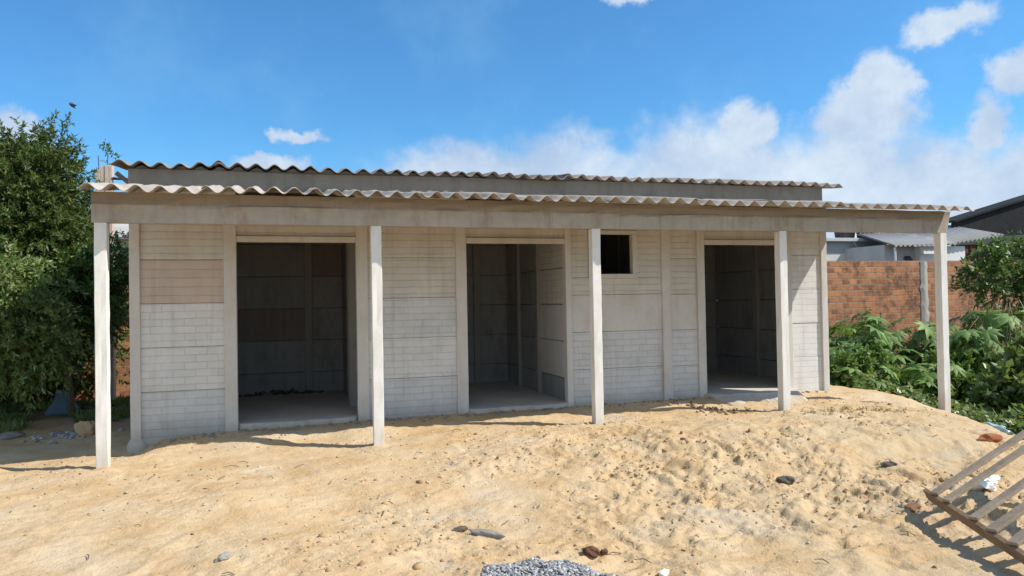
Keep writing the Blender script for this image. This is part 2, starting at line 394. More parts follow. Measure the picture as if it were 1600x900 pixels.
def sand_mat():
    m, k, b = mat('sand', 0.95, 0.12); co = objco(k)
    n1 = k.noise(co, 0.55, 5, 0.6, 1.0); n2 = k.noise(co, 2.6, 5, 0.62, 3.0); n3 = k.noise(co, 42, 4, 0.7, 5.0); n4 = k.noise(co, 160, 2, 0.6, 6.0)
    c = k.mix(k.ramp(n2, 0.34, 0.66), c4((0.49, 0.335, 0.175)), c4((0.57, 0.43, 0.265)))
    c = k.mix(k.m('MULTIPLY', k.ramp(n1, 0.50, 0.66), 0.6), c, c4((0.52, 0.43, 0.31)))
    cem = k.m('MULTIPLY', k.ramp(k.noise(k.vscale(co, (1, 1.7, 1)), 0.9, 6, 0.62, 17.0), 0.545, 0.70), 0.5)
    c = k.mix(cem, c, c4((0.48, 0.43, 0.36)))
    c = k.mix(k.m('MULTIPLY', k.ramp(k.noise(co, 1.3, 5, 0.6, 27.0), 0.55, 0.70), 0.45), c, c4((0.55, 0.36, 0.17)))
    pt = k.m('MULTIPLY', k.ramp(k.noise(co, 2.1, 5, 0.62, 37.0), 0.47, 0.62), k.ramp(k.noise(co, 26, 5, 0.72, 38.0), 0.50, 0.64)); c = k.mix(k.m('MULTIPLY', pt, 0.62), c, c4((0.31, 0.205, 0.11)))
    sp = k.m('MULTIPLY', k.ramp(n3, 0.585, 0.70), 0.62); c = k.mix(sp, c, c4((0.33, 0.225, 0.125)))
    sp2 = k.m('MULTIPLY', k.ramp(k.noise(co, 75, 2, 0.5, 31.0), 0.69, 0.73), 0.75); c = k.mix(sp2, c, c4((0.16, 0.12, 0.085)))
    # soil and leaf litter under the plants on the right and the trees on the left
    s = k.n('ShaderNodeSeparateXYZ'); k.put(s.inputs[0], co)
    slope = k.m('MULTIPLY', k.m('MULTIPLY', k.ramp(k.m('ADD', s.outputs[0], k.m('MULTIPLY', n2, 2.0)), 4.0, 6.4), k.ramp(k.m('ADD', s.outputs[1], n2), 0.9, -0.3)), k.ramp(n2, 0.35, 0.65, 0.15, 0.6))
    c = k.mix(slope, c, c4((0.455, 0.355, 0.225)))
    litter = k.m('MAXIMUM', k.ramp(k.m('ADD', s.outputs[2], k.m('MULTIPLY', n2, 0.2)), -0.25, -0.42), k.m('MULTIPLY', k.ramp(k.m('ADD', s.outputs[1], k.m('MULTIPLY', n2, 1.6)), 4.2, 5.2), 0.8))
    c = k.mix(litter, c, k.mix(n3, c4((0.10, 0.075, 0.045)), c4((0.19, 0.14, 0.085))))
    k.put(b.inputs['Base Color'], c)
    p = bump(k, b, n3, 0.8, 0.018); bump(k, b, n4, 0.4, 0.004, p)
    return m


def make_ground():
    xs = axis([(-3.2, -0.6, 0.05), (-0.6, 9.6, 0.021), (9.6, 13, 0.06)], -900, 900)
    ys = axis([(-4.4, -1.0, 0.016), (-1.0, 1.3, 0.022), (1.3, 7, 0.07)], -400, 1500)
    X, Y = np.meshgrid(xs, ys); Z = ground_z(X, Y)
    V = np.stack([X, Y, Z], -1).reshape(-1, 3); nx, ny = len(xs), len(ys)
    i = np.arange(ny - 1)[:, None] * nx + np.arange(nx - 1)[None, :]
    Fq = np.stack([i, i + 1, i + nx + 1, i + nx], -1).reshape(-1, 4)
    g = raw_mesh('ground', V, Fq, sand_mat(), smooth=True); setp(g, kind='structure')


make_ground()

# ------------------------------------------------------------------ the house
HOUSE = thing('concrete_house', 'unfinished grey concrete block row house with three open doorways and corrugated roofs', 'house')


def wobbly_bar(name, a, b, m, parent, amp=0.004, step=0.12, seed=0, taper=None):
    """box split along its longest axis, faces slightly uneven like cast concrete"""
    a, b = np.array(a, float), np.array(b, float); L = b - a; ax = int(np.argmax(L)); n = max(2, int(L[ax] / step))
    bm = bmesh.new(); oth = [i for i in range(3) if i != ax]; rings = []
    for s in range(n + 1):
        ring = []
        for (u, v) in ((0, 0), (0.5, 0), (1, 0), (1, 0.5), (1, 1), (0.5, 1), (0, 1), (0, 0.5)):
            c = np.zeros(3); c[ax] = a[ax] + L[ax] * s / n; c[oth[0]] = a[oth[0]] + L[oth[0]] * u; c[oth[1]] = a[oth[1]] + L[oth[1]] * v
            j = RNG.normal(0, amp * 0.5, 3); j[ax] = 0
            if 0 < s < n or True: c = c + j * (0.6 if (u in (0, 1) and v in (0, 1)) else 1.0)
            ring.append(bm.verts.new(c))
        rings.append(ring)
    for r0, r1 in zip(rings, rings[1:]):
        for q in range(8): bm.faces.new((r0[q], r0[(q + 1) % 8], r1[(q + 1) % 8], r1[q]))
    bm.faces.new(rings[0][::-1]); bm.faces.new(rings[-1])
    return obj(name, bm, m, parent, bevel=0.006)


W = 0.105
POSTS = [(0.0, -0.02), (2.517, 0.04), (4.95, 0.05), (7.412, 0.062), (9.895, -0.03)]
for x, z in POSTS: wobbly_bar('veranda_post', (x, 0.0, z - 0.4), (x + W, W, 2.266), M['post'], HOUSE, 0.0045, 0.14)


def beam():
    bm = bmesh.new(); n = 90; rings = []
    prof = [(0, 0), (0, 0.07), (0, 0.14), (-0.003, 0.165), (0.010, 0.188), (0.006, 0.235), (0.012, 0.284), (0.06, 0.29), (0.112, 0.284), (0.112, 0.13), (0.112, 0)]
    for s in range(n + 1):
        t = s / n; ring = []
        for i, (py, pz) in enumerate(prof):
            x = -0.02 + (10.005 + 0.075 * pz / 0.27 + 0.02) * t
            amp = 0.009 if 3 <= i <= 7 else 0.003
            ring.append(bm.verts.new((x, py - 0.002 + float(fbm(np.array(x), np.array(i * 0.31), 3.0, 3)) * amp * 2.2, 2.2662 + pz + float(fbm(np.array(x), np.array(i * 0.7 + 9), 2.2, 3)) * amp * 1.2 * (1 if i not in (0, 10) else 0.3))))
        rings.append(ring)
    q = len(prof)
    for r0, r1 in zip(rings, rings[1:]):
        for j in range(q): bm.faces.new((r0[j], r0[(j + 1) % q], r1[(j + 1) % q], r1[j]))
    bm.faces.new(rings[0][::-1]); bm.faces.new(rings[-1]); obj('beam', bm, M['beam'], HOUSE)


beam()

YW = 1.2            # front face of the wall columns
ZTOP = 2.97
YB = 3.98           # inner face of the back wall
COLS = [(0.067, 0.17, -0.25), (1.018, 1.151, 0.0), (2.471, 2.604, 0.0), (3.664, 3.80, 0.0), (5.095, 5.175, 0.0), (6.467, 6.60, -0.1), (7.0, 7.115, 0.0), (8.40, 8.507, 0.0), (9.01, 9.112, 0.0)]
for i, (x0, x1, z0) in enumerate(COLS): wobbly_bar('wall_column', (x0, YW, z0), (x1, YW + 0.11, 2.762), M['column'], HOUSE, 0.003)
# swollen concrete foot of the corner column
bm = bmesh.new(); tube(bm, [(0.12, 1.255, -0.3), (0.12, 1.255, -0.02), (0.118, 1.255, 0.05)], [0.11, 0.10, 0.07], 11); obj('column_foot', bm, M['column'], HOUSE, smooth=True)


def plates(bay, x0, x1, mats, dz=0.0, z0=0.07, gap=0.0035, top=ZTOP):
    """one bay of stacked concrete plates"""
    z = z0 - 0.20 + dz; first = True
    root = None; k = 0; zz = z0 + dz
    rows = []
    while zz < top - 0.02:
        rows.append((zz, min(zz + 0.48, top))); zz += 0.48
    rows[0] = (rows[0][0] - 0.2, rows[0][1])
    for k, (za, zb) in enumerate(rows):
        dy = RNG.uniform(-0.004, 0.004); bm = bmesh.new()
        box(bm, (x0 - 0.02, YW + 0.034 + dy, za + (gap if k else 0)), (x1 + 0.02, YW + 0.08, zb - gap * 0.2))
        o = obj('wall_panel' if root is None else 'concrete_plate', bm, M[mats[min(k, len(mats) - 1)]], HOUSE if root is None else root, bevel=0.0045)
        if root is None: root = o
    bm = bmesh.new(); box(bm, (x0 - 0.02, YW + 0.083, z0 - 0.15), (x1 + 0.02, YW + 0.095, top)); obj('backing', bm, M['room'], root)
    return root


plates(1, 0.17, 1.018, ['brickb', 'brick', 'brick', 'pink', 'plank', 'plank'])
plates(2, 2.604, 3.664, ['brickb', 'brick', 'brickb', 'plank', 'plank', 'plank'], 0.02)
plates(4, 6.60, 7.0, ['brickb', 'brickb', 'plainc', 'plank', 'plank', 'plank'], 0.01)
plates(5, 8.507, 9.01, ['brickw', 'brickw', 'brickw', 'brickw', 'brickw', 'plank'], 0.05)
# bay with the small window
r3 = plates(3, 5.175, 6.467, ['brickb', 'brickb', 'plainc', 'plank'], 0.02, top=1.755)
wx0, wx1, wz0, wz1 = 5.50, 6.045, 1.80, 2.32
for (a, b) in (((5.155, YW + 0.036, 1.757), (wx0 - 0.075, YW + 0.08, 2.47)), ((wx1 + 0.075, YW + 0.033, 1.757), (6.487, YW + 0.08, 2.47)),
               ((5.155, YW + 0.034, 2.476), (6.487, YW + 0.08, ZTOP)), ((wx0 - 0.073, YW + 0.036, wz1 + 0.062), (wx1 + 0.073, YW + 0.08, 2.474))):
    box_obj('concrete_plate', a, b, M['plank'], r3, 0.005)
bm = bmesh.new()
box(bm, (wx0 - 0.07, YW + 0.004, wz0 - 0.055), (wx1 + 0.07, YW + 0.10, wz0)); box(bm, (wx0 - 0.07, YW + 0.004, wz1), (wx1 + 0.07, YW + 0.10, wz1 + 0.05))
box(bm, (wx0 - 0.07, YW + 0.006, wz0 + 0.0005), (wx0, YW + 0.098, wz1 - 0.0005)); box(bm, (wx1, YW + 0.006, wz0 + 0.0005), (wx1 + 0.07, YW + 0.098, wz1 - 0.0005))
obj('window_frame', bm, M['column'], HOUSE, bevel=0.004)

DOORS = [(1.151, 2.471), (3.80, 5.095), (7.115, 8.40)]
for x0, x1 in DOORS:
    box_obj('door_lintel', (x0 + 0.001, YW + 0.008, 2.192), (x1 - 0.001, YW + 0.10, 2.258), M['column'], HOUSE, 0.005)
    box_obj('transom_panel', (x0 - 0.015, YW + 0.04, 2.2615), (x1 + 0.015, YW + 0.085, 2.7), M['plank'], HOUSE, 0.004)

# floor slab with a rough front lip
def slab():
    xs = np.linspace(0.11, 9.07, 160); bm = bmesh.new(); A = []; Bt = []; Cc = []; D = []
    for x in xs:
        w = float(fbm(np.array(x), np.array(2.2), 3.2, 3)) * 0.05
        lip = 0.0
        if 1.15 < x < 2.47: lip = 0.05
        if 7.05 < x < 8.5: lip = (0.26 + (x - 7.1) * 0.10) * min(1, (x - 7.05) / 0.12, (8.5 - x) / 0.22)
        if 3.8 < x < 5.1: lip = 0.07
        w += float(fbm(np.array(x), np.array(3.1), 11.0, 2)) * 0.04; y0 = YW + (0.02 if lip else 0.065) - lip + w * ((2.2 if lip > 0.1 else 1) if lip else 0.2); z = 0.145 + 0.004 * x
        w2 = float(fbm(np.array(x), np.array(7.7), 2.5, 2)) * 0.16; A.append(bm.verts.new((x, y0 - (0.42 + 2 * w2 if lip > 0.1 else 0.03), 0.03 if lip > 0.1 else -0.2))); Bt.append(bm.verts.new((x, y0, z - 0.012))); Cc.append(bm.verts.new((x, y0 + 0.02, z))); D.append(bm.verts.new((x, YB + 0.02, z)))
    for i in range(len(xs) - 1):
        for p, q in ((A, Bt), (Bt, Cc), (Cc, D)): bm.faces.new((p[i], p[i + 1], q[i + 1], q[i]))
    obj('floor_slab', bm, M['slab'], HOUSE)


slab()


def inner_wall(axis_, c, u0, u1, zlist, mats, cols, face, th=0.05, ztop=2.93):
    """interior run of plates: axis_ 'x' = wall along X at Y=c, 'y' = along Y at X=c; face = direction its columns stand out"""
    root = None; u = sorted([u0] + [q for q in cols] + [u1]); zz = -0.03; z = []
    while zz < ztop - 0.1: z.append((zz, min(zz + 0.48, ztop))); zz += 0.48
    n = 0
    for i in range(len(u) - 1):
        for j, (za, zb) in enumerate(z):
            bm = bmesh.new(); e = RNG.uniform(-0.004, 0.004)
            a0, a1 = u[i] + (0.003 if i else 0), u[i + 1] - 0.003
            if axis_ == 'x': box(bm, (a0, c + e, za + 0.006), (a1, c + th, zb))
            else: box(bm, (c + (e if face < 0 else 0), a0, za + 0.008), (c + th + (e if face > 0 else 0), a1, zb))
            o = obj('inner_wall' if root is None else 'concrete_plate', bm, M[mats[(i, j)] if isinstance(mats, dict) and (i, j) in mats else 'room'], HOUSE if root is None else root, bevel=0.007)
            if root is None: root = o
    bm = bmesh.new()
    if axis_ == 'x': box(bm, (u0 - 0.02, c + th + 0.002, -0.1), (u1 + 0.02, c + th + 0.03, ztop))
    elif face > 0: box(bm, (c - 0.022, u0, -0.1), (c - 0.002, u1, ztop))
    else: box(bm, (c + th + 0.002, u0, -0.1), (c + th + 0.022, u1, ztop))
    obj('backing', bm, M['room'], root)
    for q in cols:
        if axis_ == 'x': a, b = (q - 0.055, c - 0.05, 0), (q + 0.055, c + th + 0.03, ztop)
        elif face < 0: a, b = (c - 0.05, q - 0.055, 0), (c + th + 0.05, q + 0.055, ztop)
        else: a, b = (c - 0.05, q - 0.055, 0), (c + th + 0.05, q + 0.055, ztop)
        wobbly_bar('inner_column', a, b, M['roomcol'], HOUSE, 0.003, 0.25)
    return root


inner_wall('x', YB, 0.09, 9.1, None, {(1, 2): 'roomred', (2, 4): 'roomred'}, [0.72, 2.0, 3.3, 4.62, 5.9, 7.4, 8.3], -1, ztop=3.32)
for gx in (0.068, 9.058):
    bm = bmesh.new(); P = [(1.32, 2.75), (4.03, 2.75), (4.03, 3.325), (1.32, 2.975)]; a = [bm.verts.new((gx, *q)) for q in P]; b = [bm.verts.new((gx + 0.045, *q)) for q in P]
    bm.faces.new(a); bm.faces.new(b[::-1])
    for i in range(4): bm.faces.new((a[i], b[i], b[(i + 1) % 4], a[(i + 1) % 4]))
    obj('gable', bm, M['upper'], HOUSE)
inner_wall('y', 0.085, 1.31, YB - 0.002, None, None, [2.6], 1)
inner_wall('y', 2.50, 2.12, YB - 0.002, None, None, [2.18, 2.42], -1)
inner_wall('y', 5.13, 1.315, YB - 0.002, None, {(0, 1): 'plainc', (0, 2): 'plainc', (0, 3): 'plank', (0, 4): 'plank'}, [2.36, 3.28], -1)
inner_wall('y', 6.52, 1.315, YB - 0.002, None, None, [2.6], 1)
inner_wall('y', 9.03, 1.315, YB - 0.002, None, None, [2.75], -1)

# upper wall above the veranda roof, gables and roofs
SL = 0.15
def roof_z(y): return 2.537 + SL * (y + 0.35)


bm = bmesh.new(); n = 60; xs = np.linspace(0.066, 9.06, n + 1); rows = []
for x in xs:
    t = (x - 0.066) / 9.0; zt = 2.972 + 0.045 * t + 0.006 * math.sin(x * 2.3)
    rows.append([bm.verts.new((x, YW + 0.004, 2.765)), bm.verts.new((x, YW + 0.004, 2.87)), bm.verts.new((x, YW + 0.004, zt)), bm.verts.new((x, YW + 0.107, zt)), bm.verts.new((x, YW + 0.107, 2.765))])
for a, b in zip(rows, rows[1:]):
    for j in range(5): bm.faces.new((a[j], b[j], b[(j + 1) % 5], a[(j + 1) % 5]))
bm.faces.new(rows[0]); bm.faces.new(rows[-1][::-1]); obj('upper_wall', bm, M['upper'], HOUSE)


def corr_sheet(name, x0, x1f, y0, y1, zf, m, lift=0.0, pitch=0.197, amp=0.031, th=0.0065, tilt=0.0, sag=0.0, ny=10, wob=0.0, xl=None):
    """corrugated sheet; x1f(y) gives its right edge, zf(y) the mid surface"""
    nu = 72; V = []; 
    for s in (1, -1):
        for j in range(ny + 1):
            y = y0 + (y1 - y0) * j / ny; xa = x0 if xl is None else xl(y); xb = x1f(y)
            for i in range(nu + 1):
                u = i / nu; x = xa + (xb - xa) * u
                z = zf(y) + amp * math.cos(2 * math.pi * (x - 0.0) / pitch) + s * th / 2 + lift + tilt * (u - 0.5) + sag * (u - 0.5) ** 2 + wob * float(fbm(np.array(x), np.array(y), 1.5, 2))
                V.append((x, y, z))
    row = nu + 1; tot = row * (ny + 1); Fq = []
    for j in range(ny):
        for i in range(nu):
            a = j * row + i; Fq.append((a, a + 1, a + row + 1, a + row)); a += tot; Fq.append((a, a + row, a + row + 1, a + 1))
    for i in range(nu):
        a = i; Fq.append((a, a + tot, a + tot + 1, a + 1)); a = ny * row + i; Fq.append((a, a + 1, a + tot + 1, a + tot))
    for j in range(ny):
        a = j * row; Fq.append((a, a + row, a + row + tot, a + tot)); a += nu; Fq.append((a, a + tot, a + row + tot, a + row))
    return raw_mesh(name, V, np.array(Fq), m, HOUSE, smooth=True)


# veranda sheets: right edge runs back at a skew
xr = lambda y: 10.17 + (9.44 - 10.17) * (y + 0.26) / 1.46
N = 10; sw = (10.17 + 0.10) / N
for i in range(N):
    xa = -0.085 + sw * i; ye = -0.262 + RNG.uniform(-0.03, 0.03)
    nominal = xa + sw + 0.07
    fn = (lambda y, q=nominal: max(min(q, xr(y)), xr(y) - 0.02 if False else min(q, xr(y))))
    if i == N - 1:
        xl = (lambda y, q=xa: min(q, xr(y) - 0.02)); fn = xr
    else: xl = None
    corr_sheet('veranda_roof_sheet', xa, fn, ye, YW + 0.001, roof_z, M['roof'], lift=(0.011 if i % 2 else 0.0), tilt=RNG.uniform(-0.010, 0.010), wob=0.02, xl=xl)
N = 9; sw = (9.28 + 0.08) / N
for i in range(N):
    xa = -0.10 + sw * i; tt = i / N
    corr_sheet('upper_roof_sheet', xa, (lambda y, q=xa + sw + 0.07: q), 1.09 + RNG.uniform(-0.03, 0.03), 4.35, (lambda y, b=3.016 + 0.045 * tt: b + 0.13 * (y - 1.2)), M['roofold' if i < 5 else 'roof'],
               lift=(0.0085 if i % 2 else 0.0), tilt=(0.02 if i == 0 else RNG.uniform(-0.012, 0.012)), sag=(0.12 if i == 0 else 0.0), wob=0.035, ny=14, amp=0.028, th=0.010)
# rough mortar bedding along the top of the upper wall
V = []
bm = bmesh.new(); rows = []
for x in np.linspace(0.07, 9.05, 200):
    zt = 3.012 + 0.045 * x / 9 + 0.026 * math.cos(2 * math.pi * x / 0.197) - 0.010 + 0.012 * float(fbm(np.array(x), np.array(1.0), 6, 2))
    rows.append([bm.verts.new((x, YW + 0.03, 2.95)), bm.verts.new((x, YW + 0.03, zt)), bm.verts.new((x, YW + 0.09, zt)), bm.verts.new((x, YW + 0.09, 2.95))])
for a, b in zip(rows, rows[1:]):
    for j in range(4): bm.faces.new((a[j], b[j], b[(j + 1) % 4], a[(j + 1) % 4]))
bm.faces.new(rows[0]); bm.faces.new(rows[-1][::-1]); obj('mortar_bed', bm, M['roofold'], HOUSE)

# ------------------------------------------------------------------ boundary wall of clay blocks
BW = thing('brick_wall', 'weathered orange clay block boundary wall with a concrete column, behind the plants', 'wall', (13.0, 6.3, -0.6))
box_obj('block_wall', (-22, 0, -0.4), (14, 0.16, 2.845), M['claywall'], BW, 0.0)
bm = bmesh.new(); n = 30; rings = []
for s in range(n + 1):
    z = -0.3 + 3.12 * s / n; w0 = 3.08 + RNG.normal(0, 0.008) - (0.03 if RNG.random() < 0.15 else 0); w1 = 3.29 + RNG.normal(0, 0.008) + (0.03 if RNG.random() < 0.15 else 0)
    rings.append([bm.verts.new(c) for c in ((w0, -0.012, z), (w0 + 0.09, -0.03, z), (w1 - 0.09, -0.03, z), (w1, -0.012, z), (w1, 0.1, z), (w0, 0.1, z))])
for a, b in zip(rings, rings[1:]):
    for j in range(6): bm.faces.new((a[j], a[(j + 1) % 6], b[(j + 1) % 6], b[j]))
bm.faces.new(rings[0][::-1]); bm.faces.new(rings[-1]); obj('concrete_column', bm, concrete('rough column concrete', (0.40, 0.375, 0.34), 0.2), BW)

# ------------------------------------------------------------------ houses behind
M['bluegrey'] = plain('blue grey render', (0.42, 0.43, 0.46), 0.12, 2.0)
M['white'] = plain('white render', (0.78, 0.77, 0.75), 0.08, 2.0)
M['dirtywhite'] = plain('stained white render', (0.66, 0.65, 0.63), 0.16, 2.5)
M['slabtop'] = plain('grey slab', (0.50, 0.50, 0.49), 0.2, 3)
M['dark'] = plain('black tarred sheet', (0.028, 0.029, 0.031), 0.5, 1.6, 0.95, 0.1)
M['darktrim'] = plain('dark trim', (0.07, 0.075, 0.075), 0.3, 3)
M['boards'] = wood_mat('brown boards', (0.15, 0.085, 0.055))
M['cable'] = plain('pale cable', (0.6, 0.6, 0.6), 0.05)
M['pipe'] = plain('white pipe', (0.75, 0.75, 0.74), 0.05)
M['metal'] = plain('dull dark metal', (0.06, 0.06, 0.065), 0.2, 5, 0.6)

H1 = thing('flat_roof_house', 'low blue grey house with flat slab roof, roof tanks, behind brick wall', 'house', (19.0, 13, -0.5))
box_obj('wall', (-4.0, 0.3, 0), (2.90, 5, 3.78), M['bluegrey'], H1, 0.0)
box_obj('wall_band', (-4.0, 0.26, 0), (2.88, 0.297, 3.38), M['dirtywhite'], H1, 0.0)
box_obj('roof_slab', (-4.3, 0.07, 3.783), (2.95, 5.2, 3.90), M['slabtop'], H1, 0.01)
def tank(x, y, z, r, h):
    bm = bmesh.new(); tube(bm, [(x, y, z), (x, y, z + h * 0.75), (x, y, z + h * 0.8), (x, y, z + h)], [r * 0.85, r, r * 1.06, r * 0.55], 16); return bm
obj('roof_tank', tank(1.9, 1.2, 3.9, 0.36, 0.5), M['metal'], H1, smooth=True)
obj('roof_tank', tank(2.55, 0.9, 3.9, 0.33, 0.62), M['metal'], H1, smooth=True)
bm = bmesh.new(); tube(bm, [(1.30, 0.1, 3.78), (1.95, 0.2, 2.9)], [0.012, 0.012], 5); obj('stay_cable', bm, M['cable'], H1)
bm = bmesh.new(); tube(bm, [(2.75, 0.1, 3.62), (1.75, 0.2, 3.0)], [0.012, 0.012], 5); obj('stay_cable', bm, M['cable'], H1)
bm = bmesh.new(); box(bm, (2.30, 0.20, 2.9), (2.62, 0.26, 3.25)); o_ = obj('window', bm, M['white'], H1)

H2 = thing('corrugated_roof_house', 'small white house with a weathered corrugated sheet roof, between the flat and dark roofs', 'house', (21.2, 11, -0.5))
def quad_slab(name, pts, th, m, parent):
    bm = bmesh.new(); P = [Vector(p) for p in pts]; nrm = (P[1] - P[0]).cross(P[2] - P[0]).normalized() * th
    a = [bm.verts.new(p) for p in P]; b = [bm.verts.new(p - nrm) for p in P]; n = len(P)
    bm.faces.new(a); bm.faces.new(b[::-1])
    for i in range(n): bm.faces.new((a[i], b[i], b[(i + 1) % n], a[(i + 1) % n]))
    return obj(name, bm, m, parent)
def corr_roof(name, o, u, v, m, parent, pitch=0.18, amp=0.03):
    o, u, v = Vector(o), Vector(u), Vector(v); L = u.length; n = int(L / pitch * 8); nv = u.cross(v).normalized(); V = []
    for s in (0, 1):
        for j in (0, 1):
            for i in range(n + 1): V.append(tuple(o + u * (i / n) + v * j + nv * (amp * math.cos(2 * math.pi * i / 8) - s * 0.01)))
    r = n + 1; Fq = []
    for i in range(n):
        Fq += [(i, i + 1, i + 1 + r, i + r), (i + 2 * r, i + 3 * r, i + 1 + 3 * r, i + 1 + 2 * r), (i, i + 2 * r, i + 2 * r + 1, i + 1), (i + r, i + r + 1, i + 3 * r + 1, i + 3 * r)]
    return raw_mesh(name, V, np.array(Fq), m, parent)
M['roofgrey'] = plain('old grey corrugated sheet', (0.40, 0.39, 0.37), 0.25, 2.5)
box_obj('wall', (0.05, 0.25, 0), (1.9, 3.2, 3.49), M['white'], H2, 0.0)
box_obj('porch_wall', (-1.15, 0.5, 0), (0.045, 3.2, 3.54), M['slabtop'], H2, 0.0)
corr_roof('roof', (-1.35, -0.1, 3.46), (2.6, 0, 0.07), (0.9, 2.6, 0.62), M['roofgrey'], H2)
corr_roof('upper_roof', (0.9, 0.1, 3.52), (2.6, 0, 0.35), (0.2, 2.6, 0.62), M['roofgrey'], H2)
box_obj('eave_board', (-0.1, -0.02, 3.22), (0.55, 0.02, 3.32), M['white'], H2, 0.0)
bm = bmesh.new(); tube(bm, [(-1.22, 0.0, 0), (-1.22, 0.0, 3.42)], [0.035, 0.035], 8); obj('pipe', bm, M['pipe'], H2)
bm = bmesh.new(); tube(bm, [(-0.35, 0.48, 3.12), (-0.28, 0.40, 3.10), (-0.2, 0.36, 3.0)], [0.07, 0.09, 0.05], 8); obj('wall_lamp', bm, M['metal'], H2)

H3 = thing('dark_roofed_shed', 'large shed with black gable end rising to the right over brown boards', 'shed', (24.6, 13.0, -0.6))
quad_slab('gable', [(-0.15, -0.03, 4.0), (0.0, -0.03, 4.63), (3.5, -0.03, 5.53), (8.0, -0.03, 6.7), (11.0, -0.03, 6.0), (11.0, -0.03, 4.5)], -0.12, M['dark'], H3)
box_obj('boarding', (0.12, 0.14, 0), (11.0, 0.24, 3.98), M['boards'], H3, 0.0)
quad_slab('roof', [(-0.1, -0.15, 4.64), (8.0, -0.15, 6.72), (8.0, 0.9, 6.72), (-0.1, 0.9, 4.64)], 0.07, M['dark'], H3)
bm = bmesh.new(); oriented_box(bm, (-0.3, -0.14, 3.86), (11.0, -0.14, 4.36), 0.1, 0.24); obj('fascia', bm, M['darktrim'], H3)
bm = bmesh.new()
for i in range(30): box(bm, (0.15 + i * 0.36, 0.10, 0), (0.18 + i * 0.36, 0.138, 3.97))
obj('batten', bm, M['boards'], H3)

H4 = thing('neighbour_house', 'pale wall of a neighbouring house glimpsed left of the corner column under the beam', 'house', (-2.6, 9.2, -0.1))
box_obj('wall', (-2.0, 0, 0), (2.6, 3, 3.05), M['white'], H4, 0.0)
quad_slab('roof', [(-2.3, -0.3, 3.0), (2.9, -0.3, 3.0), (2.9, 1.6, 3.5), (-2.3, 1.6, 3.5)], 0.05, M['roofgrey'], H4)
box_obj('window', (0.95, -0.02, 1.6), (1.9, 0.05, 2.62), M['metal'], H4, 0.0)

# pillar with starter bars behind the left eave
PL = thing('block_pillar', 'pale masonry pillar with thin steel bars and weeds on top, behind the left eave', 'pillar', (-1.0, 5.2, -0.1))
M['claypale'] = plain('pale clay', (0.56, 0.46, 0.39), 0.15, 8)
bm = bmesh.new(); box(bm, (-0.13, 0, 0), (-0.075, 0.16, 3.72)); box(bm, (-0.068, 0.008, 0), (-0.012, 0.16, 3.78)); box(bm, (-0.005, 0.0, 0), (0.05, 0.16, 3.80)); box(bm, (0.056, 0.006, 0), (0.10, 0.16, 3.80))
box(bm, (-0.11, 0.02, 0), (0.09, 0.15, 3.66)); obj('shaft', bm, M['claypale'], PL, bevel=0.004)
bm = bmesh.new(); tube(bm, [(-0.09, 0.05, 3.6), (-0.10, 0.05, 3.95)], [0.006, 0.006], 5); tube(bm, [(0.03, 0.05, 3.6), (0.035, 0.05, 4.0)], [0.006, 0.006], 5); obj('steel_bar', bm, M['metal'], PL)
bm = bmesh.new(); tube(bm, [(0.08, 0.06, 3.60), (0.9, 0.3, 3.62)], [0.022, 0.022], 6); obj('pipe', bm, M['metal'], PL)
bm = bmesh.new(); oriented_box(bm, (0.16, 0.0, 3.68), (0.42, 0.0, 3.46), 0.05, 0.07); obj('bracket', bm, M['metal'], PL)


# ------------------------------------------------------------------ plants
def unit(v): return v / (np.linalg.norm(v, axis=-1, keepdims=True) + 1e-9)


def leaf_quads(P, D, S, ln, wd, bend=0.0):
    """rhombic leaves: base points P, directions D, side vectors S, lengths and widths"""
    ln = np.asarray(ln)[:, None]; wd = np.asarray(wd)[:, None]; Nn = unit(np.cross(D, S))
    mid = P + D * ln * 0.45 + Nn * ln * bend; tip = P + D * ln
    V = np.stack([P, mid + S * wd / 2, tip, mid - S * wd / 2], 1).reshape(-1, 3); n = len(P)
    return V, np.arange(n * 4).reshape(n, 4)


